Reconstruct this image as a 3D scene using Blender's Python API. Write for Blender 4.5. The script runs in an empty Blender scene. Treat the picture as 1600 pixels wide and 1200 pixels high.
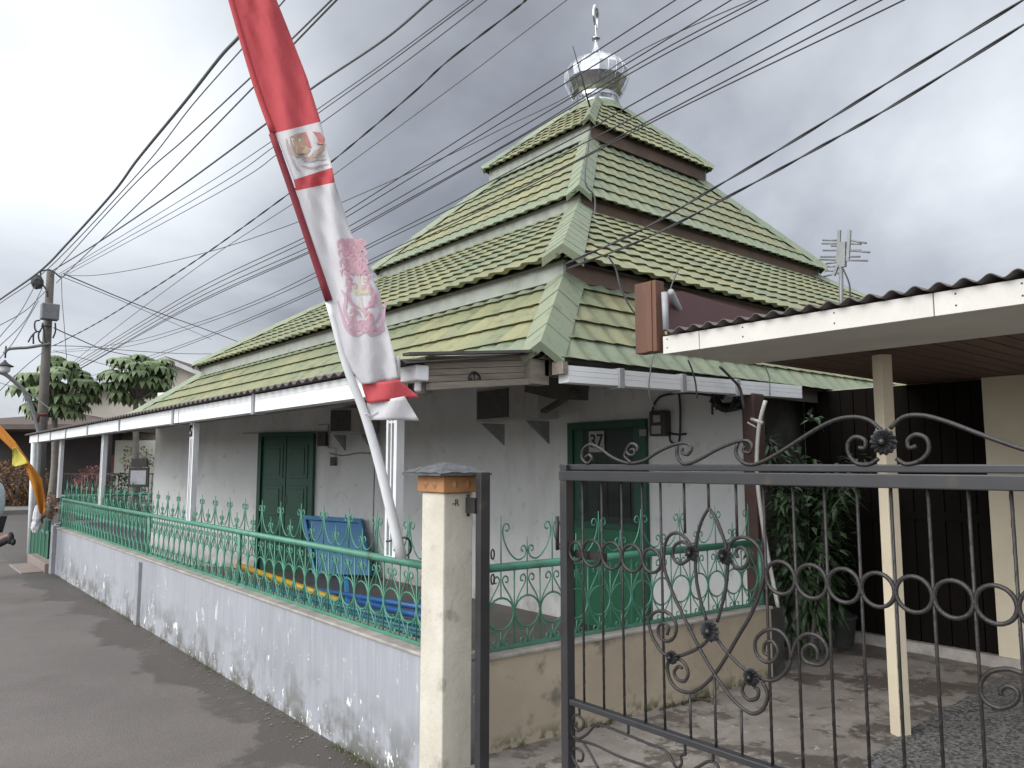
import bpy, bmesh, math, random
from mathutils import Vector, Matrix
random.seed(7)
S = bpy.context.scene
COL = S.collection
R = math.radians
PI = math.pi

# ------------------------------------------------------------------ camera
FPX, PITCH, AZ, EYE = 1195.0, 6.0, 50.3, 1.6
cd = bpy.data.cameras.new('camera'); cam = bpy.data.objects.new('camera', cd); COL.objects.link(cam)
cam.location = (0, 0, EYE); cam.rotation_euler = (R(90 + PITCH), 0, R(AZ - 90))
cd.sensor_width = 36; cd.lens = 36 * FPX / 1600; cd.clip_start = .05; cd.clip_end = 5000
S.camera = cam
_a, _p = R(AZ), R(PITCH)
VF = Vector((math.cos(_a) * math.cos(_p), math.sin(_a) * math.cos(_p), math.sin(_p)))
VR = Vector((math.sin(_a), -math.cos(_a), 0)); VU = VR.cross(VF)
CAM = Vector((0, 0, EYE))
def ray(x, y): return VF + VR * ((x - 800) / FPX) - VU * ((y - 600) / FPX)
def on(x, y, ax, v):                     # point of the photo on the world plane  axis = v
    r = ray(x, y); i = 'XYZ'.index(ax); return CAM + r * ((v - CAM[i]) / r[i])
def dep(x, y, d): return CAM + ray(x, y) * d

# ------------------------------------------------------------------ mesh builder
class MB:
    def __init__(s): s.v = []; s.f = []; s.m = []; s.sm = []
    def add(s, vs, fs, mi=0, smooth=False):
        b = len(s.v); s.v += [tuple(p) for p in vs]
        for f in fs: s.f.append([b + i for i in f]); s.m.append(mi); s.sm.append(smooth)
    def box(s, x0, x1, y0, y1, z0, z1, mi=0):
        s.obox(Vector(((x0+x1)/2, (y0+y1)/2, (z0+z1)/2)), Vector((1,0,0)), Vector((0,1,0)), Vector((0,0,1)), abs(x1-x0)/2, abs(y1-y0)/2, abs(z1-z0)/2, mi)
    def obox(s, c, ax, ay, az, hx, hy, hz, mi=0):
        vs = [c + ax*(hx*i) + ay*(hy*j) + az*(hz*k) for k in (-1,1) for j in (-1,1) for i in (-1,1)]
        s.add(vs, [(0,2,3,1),(4,5,7,6),(0,1,5,4),(2,6,7,3),(0,4,6,2),(1,3,7,5)], mi)
    def beam(s, a, b, w, h, up=Vector((0,0,1)), mi=0):
        a = Vector(a); b = Vector(b); t = (b-a); L = t.length; t = t/L
        x = t.cross(up)
        if x.length < 1e-4: x = t.cross(Vector((1,0,0)))
        x.normalize(); y = x.cross(t)
        s.obox((a+b)/2, t, x, y, L/2, w/2, h/2, mi)
    def tube(s, pts, r, n=6, closed=False, mi=0, smooth=True, cap=True):
        P = [Vector(p) for p in pts]; N = len(P)
        rs = r if isinstance(r, (list, tuple)) else [r]*N
        T = []
        for i in range(N):
            if closed: t = P[(i+1) % N] - P[i-1]
            else: t = P[min(i+1, N-1)] - P[max(i-1, 0)]
            if t.length < 1e-9: t = Vector((0,0,1))
            T.append(t.normalized())
        ref = Vector((0,0,1)) if abs(T[0].z) < .9 else Vector((1,0,0))
        x = (ref - T[0]*ref.dot(T[0])).normalized()
        vs = []
        for i in range(N):
            x = x - T[i]*x.dot(T[i])
            x = x.normalized() if x.length > 1e-6 else T[i].orthogonal().normalized()
            y = T[i].cross(x)
            for k in range(n):
                a = 2*PI*k/n; vs.append(P[i] + (x*math.cos(a) + y*math.sin(a))*rs[i])
        fs = []
        for i in range(N if closed else N-1):
            j = (i+1) % N
            for k in range(n):
                l = (k+1) % n; fs.append((i*n+k, i*n+l, j*n+l, j*n+k))
        if cap and not closed:
            fs.append(tuple(range(n-1, -1, -1))); fs.append(tuple((N-1)*n+k for k in range(n)))
        s.add(vs, fs, mi, smooth)
    def lathe(s, prof, c, n=24, mi=0, smooth=True):
        c = Vector(c); vs = []
        for (r, z) in prof:
            for k in range(n):
                a = 2*PI*k/n; vs.append(c + Vector((r*math.cos(a), r*math.sin(a), z)))
        fs = []
        for i in range(len(prof)-1):
            for k in range(n):
                l = (k+1) % n; fs.append((i*n+k, i*n+l, (i+1)*n+l, (i+1)*n+k))
        s.add(vs, fs, mi, smooth)
    def ball(s, c, rx, ry, rz, n=10, mi=0, jit=0):
        prof = []
        c = Vector(c); vs = []; fs = []; m = n//2+1
        for i in range(m):
            t = PI*i/(m-1)
            for k in range(n):
                a = 2*PI*k/n; q = 1 + random.uniform(-jit, jit)
                vs.append(c + Vector((rx*math.sin(t)*math.cos(a)*q, ry*math.sin(t)*math.sin(a)*q, -rz*math.cos(t)*q)))
        for i in range(m-1):
            for k in range(n):
                l = (k+1) % n; fs.append((i*n+k, i*n+l, (i+1)*n+l, (i+1)*n+k))
        s.add(vs, fs, mi, jit == 0)
    def prism(s, poly, off, mi=0):       # poly: 3d loop, extruded by vector off
        n = len(poly); P = [Vector(p) for p in poly]; Q = [p + Vector(off) for p in P]
        s.add(P+Q, [tuple(range(n-1,-1,-1)), tuple(range(n, 2*n))] + [(i, (i+1) % n, n+(i+1) % n, n+i) for i in range(n)], mi)
    def grid(s, fn, nu, nv, mi=0, smooth=True):
        vs = [fn(i/nu, j/nv) for j in range(nv+1) for i in range(nu+1)]
        s.add(vs, [(j*(nu+1)+i, j*(nu+1)+i+1, (j+1)*(nu+1)+i+1, (j+1)*(nu+1)+i) for j in range(nv) for i in range(nu)], mi, smooth)
    def build(s, name, mats, parent=None, bevel=0, solid=0):
        me = bpy.data.meshes.new(name); me.from_pydata(s.v, [], s.f)
        if not isinstance(mats, (list, tuple)): mats = [mats]
        for m in mats: me.materials.append(m)
        me.polygons.foreach_set('material_index', s.m); me.polygons.foreach_set('use_smooth', s.sm)
        me.update()
        o = bpy.data.objects.new(name, me); COL.objects.link(o)
        if parent is not None:
            o.parent = parent
            if parent.type == 'EMPTY': o.location = -parent.location
        if solid:
            md = o.modifiers.new('solid', 'SOLIDIFY'); md.thickness = solid; md.offset = 0
        if bevel:
            md = o.modifiers.new('bevel', 'BEVEL'); md.width = bevel; md.segments = 2; md.limit_method = 'ANGLE'; md.angle_limit = R(40)
        return o

def thing(name, label, cat, loc=(0,0,0), group=None):
    o = bpy.data.objects.new(name, None); COL.objects.link(o); o.empty_display_size = .1
    o.location = loc; o['label'] = label; o['category'] = cat
    if group: o['group'] = group
    return o
def tag(o, label, cat, group=None):
    o['label'] = label; o['category'] = cat
    if group: o['group'] = group
    return o
def kind(o, k): o['kind'] = k; return o

def smooth_path(pts, k=4, closed=False):
    P = [Vector(p) for p in pts]; n = len(P); out = []
    for i in range(n if closed else n-1):
        p1, p2 = P[i], P[(i+1) % n]
        p0 = P[i-1] if (closed or i > 0) else p1*2 - p2
        p3 = P[(i+2) % n] if (closed or i+2 < n) else p2*2 - p1
        for j in range(k):
            t = j/k
            out.append(.5*((2*p1) + (p2-p0)*t + (2*p0-5*p1+4*p2-p3)*t*t + (3*p1-p0-3*p2+p3)*t*t*t))
    if not closed: out.append(P[-1])
    return out

# ------------------------------------------------------------------ materials
def newmat(name):
    m = bpy.data.materials.new(name); m.use_nodes = True
    nt = m.node_tree; b = nt.nodes['Principled BSDF']; return m, nt, b
def N(nt, t, **kw):
    n = nt.nodes.new(t)
    for k, v in kw.items():
        if k.startswith('i_'): n.inputs[k[2:].replace('_', ' ')].default_value = v
        else: setattr(n, k, v)
    return n
def rgb(c): return (c[0], c[1], c[2], 1)
def noise_fac(nt, scale, lo, hi, detail=5, stretch=(1,1,1), rough=.6, off=0, coord=None):
    g = N(nt, 'ShaderNodeNewGeometry') if coord is None else coord
    mp = N(nt, 'ShaderNodeMapping'); mp.inputs['Scale'].default_value = stretch; mp.inputs['Location'].default_value = (off, off*1.7, off*.6)
    nt.links.new(g.outputs['Position'] if coord is None else coord.outputs['Object'], mp.inputs['Vector'])
    n = N(nt, 'ShaderNodeTexNoise'); n.inputs['Scale'].default_value = scale; n.inputs['Detail'].default_value = detail; n.inputs['Roughness'].default_value = rough
    nt.links.new(mp.outputs[0], n.inputs['Vector'])
    r = N(nt, 'ShaderNodeMapRange'); r.inputs['From Min'].default_value = lo; r.inputs['From Max'].default_value = hi
    nt.links.new(n.outputs[0], r.inputs['Value'])
    return r.outputs[0], n.outputs[0]
def mix(nt, fac, a, b):
    n = N(nt, 'ShaderNodeMix', data_type='RGBA')
    if isinstance(fac, float): n.inputs[0].default_value = fac
    else: nt.links.new(fac, n.inputs[0])
    for k, c in ((6, a), (7, b)):
        if isinstance(c, tuple): n.inputs[k].default_value = rgb(c)
        else: nt.links.new(c, n.inputs[k])
    return n.outputs[2]
def mul(nt, a, b):
    n = N(nt, 'ShaderNodeMath', operation='MULTIPLY')
    for k, c in ((0, a), (1, b)):
        if isinstance(c, (int, float)): n.inputs[k].default_value = c
        else: nt.links.new(c, n.inputs[k])
    return n.outputs[0]
def zmask(nt, z0, z1):                    # 1 at z0 .. 0 at z1
    g = N(nt, 'ShaderNodeNewGeometry'); s = N(nt, 'ShaderNodeSeparateXYZ'); nt.links.new(g.outputs['Position'], s.inputs[0])
    r = N(nt, 'ShaderNodeMapRange'); r.inputs['From Min'].default_value = z1; r.inputs['From Max'].default_value = z0
    nt.links.new(s.outputs[2], r.inputs['Value']); return r.outputs[0]
def bump(nt, b, h, strength=.3, dist=.01):
    n = N(nt, 'ShaderNodeBump'); n.inputs['Strength'].default_value = strength; n.inputs['Distance'].default_value = dist
    nt.links.new(h, n.inputs['Height']); nt.links.new(n.outputs[0], b.inputs['Normal'])
def mat(name, c, c2=None, scale=4, rough=.6, metal=0, bmp=0, bscale=40, lo=.35, hi=.65, c3=None, s3=1.2, lo3=.5, hi3=.7, stretch=(1,1,1), spec=.5, fine=.12):
    m, nt, b = newmat(name)
    b.inputs['Roughness'].default_value = rough; b.inputs['Metallic'].default_value = metal
    b.inputs['Specular IOR Level'].default_value = spec
    if c2 is None: c2 = tuple(x*.8 for x in c)
    f, raw = noise_fac(nt, scale, lo, hi, stretch=stretch)
    col = mix(nt, f, c, c2)
    if c3 is not None:
        f3, _ = noise_fac(nt, s3, lo3, hi3, off=5, stretch=stretch); col = mix(nt, f3, col, c3)
    if fine:
        f4, _ = noise_fac(nt, 90, .3, .7, off=9, detail=3)
        col = mix(nt, mul(nt, f4, fine), col, tuple(x*.55 for x in c))
    nt.links.new(col, b.inputs['Base Color'])
    if bmp:
        _, h = noise_fac(nt, bscale, 0, 1, off=3); bump(nt, b, h, bmp)
    return m

M = {}
m, nt, b = newmat('street_asphalt'); M['asphalt'] = m
f, raw = noise_fac(nt, 1.1, .35, .65); col = mix(nt, f, (.145,.126,.116), (.175,.153,.14))
f3, _ = noise_fac(nt, .55, .5, .62, off=5); col = mix(nt, mul(nt, f3, .8), col, (.10,.086,.078))
f4, _ = noise_fac(nt, 110, .3, .7, off=9, detail=3); col = mix(nt, mul(nt, f4, .45), col, (.05,.045,.042))
# damp, silted strip with a ragged edge along the foot of the street wall
g = N(nt, 'ShaderNodeNewGeometry'); sx = N(nt, 'ShaderNodeSeparateXYZ'); nt.links.new(g.outputs['Position'], sx.inputs[0])
_, rw = noise_fac(nt, 1.3, 0, 1, off=6, detail=6)
ad = N(nt, 'ShaderNodeMath', operation='MULTIPLY_ADD'); nt.links.new(rw, ad.inputs[0]); ad.inputs[1].default_value = 1.5; nt.links.new(sx.outputs[0], ad.inputs[2])
mr = N(nt, 'ShaderNodeMapRange'); mr.inputs['From Min'].default_value = 2.42; mr.inputs['From Max'].default_value = 2.50; nt.links.new(ad.outputs[0], mr.inputs['Value'])
col = mix(nt, mul(nt, mr.outputs[0], .75), col, (.060,.050,.041))
rr = N(nt, 'ShaderNodeMapRange'); rr.inputs['To Min'].default_value = .8; rr.inputs['To Max'].default_value = .5; nt.links.new(mr.outputs[0], rr.inputs['Value']); nt.links.new(rr.outputs[0], b.inputs['Roughness'])
nt.links.new(col, b.inputs['Base Color']); _, h = noise_fac(nt, 120, 0, 1, off=3); bump(nt, b, h, .5)
M['earth'] = mat('earth', (.10,.09,.06), (.06,.08,.03), .3, .95)
# yard concrete with dark wet patches
m, nt, b = newmat('yard_concrete'); M['concrete'] = m
f, raw = noise_fac(nt, 2.2, .35, .65, detail=8); col = mix(nt, f, (.31,.275,.248), (.22,.195,.175))
f5, _ = noise_fac(nt, 9, .42, .66, off=11, detail=8); col = mix(nt, mul(nt, f5, .55), col, (.15,.125,.105))
f2, _ = noise_fac(nt, 1.9, .51, .55, off=5, detail=9, rough=.72); col = mix(nt, mul(nt, f2, .8), col, (.080,.066,.056))
f3, _ = noise_fac(nt, 6, .60, .64, off=15, detail=9, rough=.7); col = mix(nt, mul(nt, f3, .7), col, (.055,.045,.034))
f4, _ = noise_fac(nt, 24, .66, .69, off=19, detail=4); col = mix(nt, f4, col, (.46,.43,.40))
f6, _ = noise_fac(nt, 100, .35, .7, off=9, detail=3); col = mix(nt, mul(nt, f6, .3), col, (.10,.085,.075))
nt.links.new(col, b.inputs['Base Color']); r_ = N(nt, 'ShaderNodeMapRange'); r_.inputs['To Min'].default_value = .8; r_.inputs['To Max'].default_value = .42; nt.links.new(f2, r_.inputs['Value']); nt.links.new(r_.outputs[0], b.inputs['Roughness'])
_, h = noise_fac(nt, 60, 0, 1, off=3); bump(nt, b, h, .4)
M['porch'] = mat('porch_tile', (.17,.15,.13), (.12,.105,.09), 3, .5)
m, nt, b = newmat('pebble_wash'); M['pebble'] = m
g = N(nt, 'ShaderNodeNewGeometry'); v = N(nt, 'ShaderNodeTexVoronoi'); v.inputs['Scale'].default_value = 75
nt.links.new(g.outputs['Position'], v.inputs['Vector'])
cr = N(nt, 'ShaderNodeValToRGB'); cr.color_ramp.elements[0].color = (.03,.029,.029,1); cr.color_ramp.elements[1].color = (.20,.195,.19,1)
sp = N(nt, 'ShaderNodeSeparateColor'); nt.links.new(v.outputs['Color'], sp.inputs[0]); nt.links.new(sp.outputs[0], cr.inputs[0])
nt.links.new(cr.outputs[0], b.inputs['Base Color']); b.inputs['Roughness'].default_value = .7; bump(nt, b, v.outputs['Distance'], -.5, .004)
m, nt, b = newmat('white_plaster'); M['wall_white'] = m
f, raw = noise_fac(nt, 1.3, .35, .65); col = mix(nt, f, (.86,.855,.84), (.79,.785,.77))
f2, _ = noise_fac(nt, 2.2, .52, .75, off=4, stretch=(1,1,.35), detail=7); col = mix(nt, mul(nt, f2, .6), col, (.58,.55,.50))
f3, _ = noise_fac(nt, 7, .60, .70, off=12, detail=6); col = mix(nt, mul(nt, f3, .35), col, (.42,.39,.35))
f4, _ = noise_fac(nt, 4, .48, .62, off=7, detail=7); col = mix(nt, mul(nt, mul(nt, f4, zmask(nt, .1, .45)), .7), col, (.34,.31,.27))
nt.links.new(col, b.inputs['Base Color']); b.inputs['Roughness'].default_value = .78; _, h = noise_fac(nt, 25, 0, 1, off=3); bump(nt, b, h, .15)
# street wall: blue grey paint, peeling white flakes, grime patches near the foot
m, nt, b = newmat('blue_grey_peeling_paint'); M['wall_blue'] = m
f, raw = noise_fac(nt, 1.6, .35, .65, stretch=(1,1,.6)); col = mix(nt, f, (.315,.325,.355), (.265,.275,.30))
fs, _ = noise_fac(nt, 9, .45, .7, stretch=(1,3,.25), off=2); col = mix(nt, mul(nt, fs, .45), col, (.40,.41,.44))
fd, _ = noise_fac(nt, 5, .46, .60, off=8, detail=7); col = mix(nt, mul(nt, fd, zmask(nt, .05, .42)), col, (.115,.115,.10))
fk, _ = noise_fac(nt, 6.5, .655, .665, off=4, stretch=(1,1.5,.8), detail=4); col = mix(nt, mul(nt, fk, zmask(nt, .25, .66)), col, (.72,.72,.71))
fk2, _ = noise_fac(nt, 17, .69, .70, off=14, stretch=(1,1.2,.7), detail=3); col = mix(nt, mul(nt, fk2, zmask(nt, .4, .62)), col, (.72,.72,.71))
fk3, _ = noise_fac(nt, 30, .60, .62, off=24, detail=4); col = mix(nt, mul(nt, fk3, zmask(nt, .04, .14)), col, (.62,.61,.58))
nt.links.new(col, b.inputs['Base Color']); b.inputs['Roughness'].default_value = .8; bump(nt, b, raw, .2, .02)
m, nt, b = newmat('beige_wall_paint'); M['wall_beige'] = m
f, raw = noise_fac(nt, 2.2, .35, .65); col = mix(nt, f, (.45,.385,.29), (.37,.31,.235))
fd, _ = noise_fac(nt, 4.5, .56, .66, off=6, detail=7); col = mix(nt, mul(nt, fd, .75), col, (.10,.095,.08))
fm, _ = noise_fac(nt, 14, .45, .55, off=3); col = mix(nt, mul(nt, fm, zmask(nt, .25, .33)), col, (.06,.075,.025))
nt.links.new(col, b.inputs['Base Color']); b.inputs['Roughness'].default_value = .85; bump(nt, b, raw, .3, .02)
M['cap_concrete'] = mat('coping', (.40,.37,.33), (.24,.22,.20), 8, .85)
M['pillar'] = mat('cream_pillar_paint', (.60,.565,.485), (.50,.465,.39), 5, .8, bmp=.35, bscale=35, c3=(.33,.30,.25), s3=6, lo3=.6, hi3=.72)
M['terracotta'] = mat('terracotta', (.42,.21,.09), (.33,.16,.07), 6, .75)
M['slate'] = mat('slate_cap', (.13,.135,.145), (.07,.072,.078), 22, .8, bmp=.9, bscale=45)
# roof tiles
def roofmat(name, a, b2, c, dark):
    m, nt, b = newmat(name)
    f, raw = noise_fac(nt, 2.2, .35, .65, detail=7); col = mix(nt, f, a, b2)
    f2, _ = noise_fac(nt, .8, .45, .62, off=3); col = mix(nt, mul(nt, f2, .8), col, c)
    f3, _ = noise_fac(nt, 7, .54, .66, off=7, detail=8); col = mix(nt, mul(nt, f3, .6), col, dark)
    f4, _ = noise_fac(nt, 60, .35, .7, off=1); col = mix(nt, mul(nt, f4, .25), col, dark)
    nt.links.new(col, b.inputs['Base Color']); b.inputs['Roughness'].default_value = .62
    _, h = noise_fac(nt, 150, 0, 1); bump(nt, b, h, .25, .004); return m
M['tile'] = roofmat('yellow_green_tile', (.275,.268,.138), (.225,.23,.125), (.215,.232,.142), (.085,.095,.06))
M['tile_olive'] = roofmat('olive_tile', (.235,.245,.13), (.195,.21,.12), (.18,.22,.14), (.07,.09,.055))
M['tile_straw'] = roofmat('straw_tile', (.315,.295,.15), (.25,.245,.13), (.22,.24,.14), (.10,.105,.06))
M['tile_green'] = roofmat('pale_green_tile', (.225,.255,.17), (.195,.23,.155), (.225,.25,.15), (.09,.115,.075))
M['hip'] = roofmat('pale_green_ridge', (.285,.305,.205), (.235,.27,.18), (.225,.275,.19), (.12,.145,.10))
M['fascia'] = mat('pale_fascia', (.36,.38,.34), (.28,.30,.26), 3, .75, c3=(.20,.21,.18), s3=5, lo3=.55, hi3=.75)
M['fascia_brown'] = mat('brown_fascia', (.165,.105,.08), (.12,.08,.062), 4, .7, c3=(.09,.065,.055), s3=3)
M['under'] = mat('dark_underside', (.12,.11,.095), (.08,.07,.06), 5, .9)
M['chrome'] = mat('polished_steel', (.60,.61,.63), (.42,.43,.45), 7, .13, 1, bmp=.25, bscale=18, fine=0)
M['gutter'] = mat('white_gutter', (.84,.85,.86), (.77,.78,.79), 4, .45, fine=.05)
M['bracket'] = mat('grey_bracket', (.34,.345,.36), None, 10, .5)
M['white_paint'] = mat('white_post_paint', (.72,.73,.74), (.62,.63,.64), 7, .5, fine=.05)
M['fence_green'] = mat('green_enamel', (.075,.255,.175), (.06,.21,.145), 8, .42, c3=(.06,.10,.065), s3=11, lo3=.57, hi3=.70)
M['door_green'] = mat('dark_green_door', (.022,.105,.062), (.018,.085,.05), 5, .45)
M['door_lower'] = mat('green_lower_panel', (.035,.17,.09), (.028,.14,.075), 5, .45)
M['door_dark'] = mat('dark_carved_panel', (.018,.03,.026), (.028,.042,.036), 18, .5)
M['glass_dark'] = mat('dark_glass', (.012,.02,.018), None, 3, .12)
M['blue'] = mat('blue_paint', (.05,.25,.50), (.04,.20,.42), 6, .5)
M['blue2'] = mat('blue_pipe_paint', (.035,.15,.40), (.03,.11,.30), 9, .4)
M['teal'] = mat('teal_pipe_paint', (.03,.17,.21), (.025,.12,.17), 9, .45)
M['yellow'] = mat('yellow_pipe_paint', (.62,.40,.03), (.5,.31,.03), 9, .4)
M['iron'] = mat('black_wrought_iron', (.024,.021,.020), (.017,.015,.015), 14, .45, c3=(.045,.028,.02), s3=10, lo3=.55, hi3=.75, bmp=.3, bscale=90)
M['iron_flat'] = mat('black_gate_steel', (.034,.034,.037), (.024,.024,.026), 7, .4, c3=(.075,.05,.038), s3=9, lo3=.6, hi3=.75)
M['cream'] = mat('cream_house_paint', (.60,.53,.40), (.54,.47,.35), 3, .7)
M['plank'] = mat('brown_plank', (.14,.062,.035), (.10,.045,.027), 3, .6, stretch=(6,6,.5))
M['ceiling'] = mat('brown_ceiling_board', (.13,.075,.055), (.095,.055,.042), 4, .7, stretch=(.4,8,1))
M['soffit'] = mat('white_soffit', (.62,.60,.55), (.54,.52,.47), 2, .8)
M['board_white'] = mat('white_fibre_board', (.66,.64,.60), (.58,.56,.52), 4, .7)
M['rust_sheet'] = mat('old_corrugated_sheet', (.115,.10,.095), (.075,.065,.062), 9, .7)
M['maroon'] = mat('maroon_sheet', (.125,.06,.06), (.10,.05,.052), 3, .55)
M['grey_sheet'] = mat('grey_tube', (.36,.37,.39), (.28,.29,.30), 8, .5)
M['darkwood'] = mat('dark_slat_wood', (.008,.006,.005), (.006,.005,.004), 4, .95, spec=.08)
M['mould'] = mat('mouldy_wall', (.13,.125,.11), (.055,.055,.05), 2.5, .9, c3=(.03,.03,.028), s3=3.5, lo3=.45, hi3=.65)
M['oldwood'] = mat('weathered_wood', (.26,.225,.185), (.17,.145,.12), 5, .85, stretch=(1,8,8))
M['redwood'] = mat('old_red_post', (.075,.04,.032), (.05,.03,.025), 6, .8)
M['black'] = mat('black_cable', (.05,.05,.055), None, 5, .6, fine=0)
M['cable_grey'] = mat('grey_cable', (.12,.122,.13), None, 5, .6, fine=0)  # overhead wires take this lighter grey, with the haze over them in the colour
M['ac'] = mat('ac_casing', (.52,.49,.45), (.44,.41,.375), 5, .6)
M['ac_slat'] = mat('ac_slat', (.19,.175,.17), None, 9, .5)
M['ac_grille'] = mat('ac_grille', (.085,.078,.078), None, 9, .6)
M['meter'] = mat('meter_box', (.075,.07,.066), (.05,.047,.045), 12, .5)
M['plate'] = mat('number_plate', (.52,.50,.46), None, 9, .6)
M['ink'] = mat('black_ink', (.012,.012,.012), None, 9, .6, fine=0)
M['pvc'] = mat('pvc_pipe', (.50,.49,.46), (.40,.39,.36), 6, .5)
M['pole_wood'] = mat('utility_pole', (.145,.13,.115), (.11,.10,.09), 5, .85)
M['galv'] = mat('galvanised', (.23,.235,.24), (.17,.175,.18), 9, .5, .3)
M['leaf_tree'] = mat('tree_leaf', (.11,.165,.07), (.19,.25,.11), 1.6, .5)
M['leaf_shrub'] = mat('shrub_leaf', (.022,.045,.016), (.035,.065,.025), 9, .5)
M['leaf_red'] = mat('hedge_leaf', (.20,.075,.03), (.12,.085,.03), 5, .6)
M['leaf_rose'] = mat('rosy_leaf', (.22,.05,.05), (.13,.06,.04), 5, .6)
M['grass'] = mat('weed', (.085,.11,.035), (.12,.11,.05), 6, .7)
M['bark'] = mat('bark', (.22,.20,.17), (.16,.14,.12), 8, .9)
M['house_beige'] = mat('house_beige', (.46,.42,.36), (.40,.365,.31), 1.5, .8)
M['house_cream'] = mat('house_cream', (.50,.48,.42), (.44,.42,.37), 1.5, .8)
M['house_dark'] = mat('house_dark', (.045,.038,.035), (.03,.026,.025), 1.5, .8)
M['roof_brown'] = mat('brown_roof', (.105,.075,.065), (.08,.058,.05), 4, .8)
M['trim'] = mat('house_trim', (.48,.48,.48), None, 3, .7)
M['red_door'] = mat('red_door', (.16,.035,.03), None, 3, .6)
M['paving'] = mat('pavement', (.19,.175,.16), (.13,.12,.11), 1.5, .85)
M['step'] = mat('pink_step_tile', (.27,.215,.185), (.21,.17,.15), 8, .6)
M['rust_pot'] = mat('clay_pot', (.05,.045,.045), None, 8, .7)
def cloth(name, c, c2, tr=.25):
    m, nt, b = newmat(name); f, raw = noise_fac(nt, 6, .35, .65, stretch=(1,1,.4)); col = mix(nt, f, c, c2)
    nt.links.new(col, b.inputs['Base Color']); b.inputs['Roughness'].default_value = .8
    t = N(nt, 'ShaderNodeBsdfTranslucent'); nt.links.new(col, t.inputs[0]); mx = N(nt, 'ShaderNodeMixShader'); mx.inputs[0].default_value = tr
    out = nt.nodes['Material Output']; nt.links.new(b.outputs[0], mx.inputs[1]); nt.links.new(t.outputs[0], mx.inputs[2]); nt.links.new(mx.outputs[0], out.inputs[0])
    _, h = noise_fac(nt, 14, 0, 1, off=2, stretch=(1,1,.5)); bump(nt, b, h, .35, .02)
    return m
M['cloth_red'] = cloth('red_cloth', (.64,.105,.12), (.57,.085,.10))
M['cloth_white'] = cloth('white_cloth', (.76,.745,.76), (.69,.675,.70))
M['cloth_maroon'] = cloth('maroon_sleeve', (.24,.03,.045), (.20,.025,.035), .1)
M['cloth_orange'] = cloth('orange_cloth', (.62,.25,.03), (.52,.19,.025))
M['cloth_yellow'] = cloth('yellow_cloth', (.62,.55,.10), (.55,.47,.08))
M['print_pink'] = cloth('faded_pink_print', (.68,.42,.47), (.63,.37,.43), .2)
M['print_violet'] = cloth('faded_violet_print', (.62,.43,.51), (.58,.39,.48), .2)
M['print_yellow'] = cloth('faded_yellow_print', (.68,.63,.48), (.65,.60,.48), .2)
M['print_rose'] = cloth('faded_rose_print', (.62,.26,.25), (.55,.23,.22), .2)
M['print_tan'] = cloth('faded_tan_print', (.56,.40,.30), (.50,.36,.27), .2)
M['print_grey'] = cloth('faded_grey_print', (.46,.41,.42), (.52,.47,.47), .2)
M['skin'] = mat('skin', (.25,.13,.08), None, 9, .5, fine=0)
M['shirt'] = mat('pale_blue_shirt', (.42,.50,.53), (.36,.44,.48), 9, .8)
M['trousers'] = mat('dark_trousers', (.02,.02,.024), None, 9, .8)
M['hair'] = mat('black_hair', (.012,.01,.01), None, 9, .6)

# ------------------------------------------------------------------ world and sun
W = bpy.data.worlds.new('World'); S.world = W; W.use_nodes = True
nt = W.node_tree; bg = nt.nodes['Background']; bg.inputs['Strength'].default_value = .1
SUN_DIR = Vector((-.75, .15, .52)).normalized()          # towards the sun
el = math.asin(SUN_DIR.z); rot = math.atan2(SUN_DIR.x, SUN_DIR.y)
sky = N(nt, 'ShaderNodeTexSky', sky_type='NISHITA'); sky.sun_disc = False; sky.sun_elevation = el; sky.sun_rotation = rot
tc = N(nt, 'ShaderNodeTexCoord'); sep = N(nt, 'ShaderNodeSeparateXYZ'); nt.links.new(tc.outputs['Generated'], sep.inputs[0])
def wm(op, a, b=None):
    n = N(nt, 'ShaderNodeMath', operation=op)
    for k, c in ((0, a), (1, b)):
        if c is None: continue
        if isinstance(c, (int, float)): n.inputs[k].default_value = c
        else: nt.links.new(c, n.inputs[k])
    return n.outputs[0]
zc = wm('ADD', wm('MAXIMUM', sep.outputs[2], 0.0), .28)
cx_ = wm('DIVIDE', sep.outputs[0], zc); cy_ = wm('DIVIDE', sep.outputs[1], zc)
cmb = N(nt, 'ShaderNodeCombineXYZ'); nt.links.new(cx_, cmb.inputs[0]); nt.links.new(cy_, cmb.inputs[1])
def wnoise(scale, detail, off, dist=.6):
    mp = N(nt, 'ShaderNodeMapping'); mp.inputs['Location'].default_value = off; nt.links.new(cmb.outputs[0], mp.inputs[0])
    n = N(nt, 'ShaderNodeTexNoise'); n.inputs['Scale'].default_value = scale; n.inputs['Detail'].default_value = detail; n.inputs['Roughness'].default_value = .52; n.inputs['Distortion'].default_value = dist
    nt.links.new(mp.outputs[0], n.inputs['Vector']); return n.outputs[0]
def lobe(d, power):
    v = N(nt, 'ShaderNodeVectorMath', operation='DOT_PRODUCT'); nt.links.new(tc.outputs['Generated'], v.inputs[0]); v.inputs[1].default_value = Vector(d).normalized()
    return wm('POWER', wm('MAXIMUM', v.outputs['Value'], 0.0), power)
cl = wnoise(.75, 6, (3.1, .4, 0)); cl2 = wnoise(2.2, 6, (7.7, 2.2, 0), .3)
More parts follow.
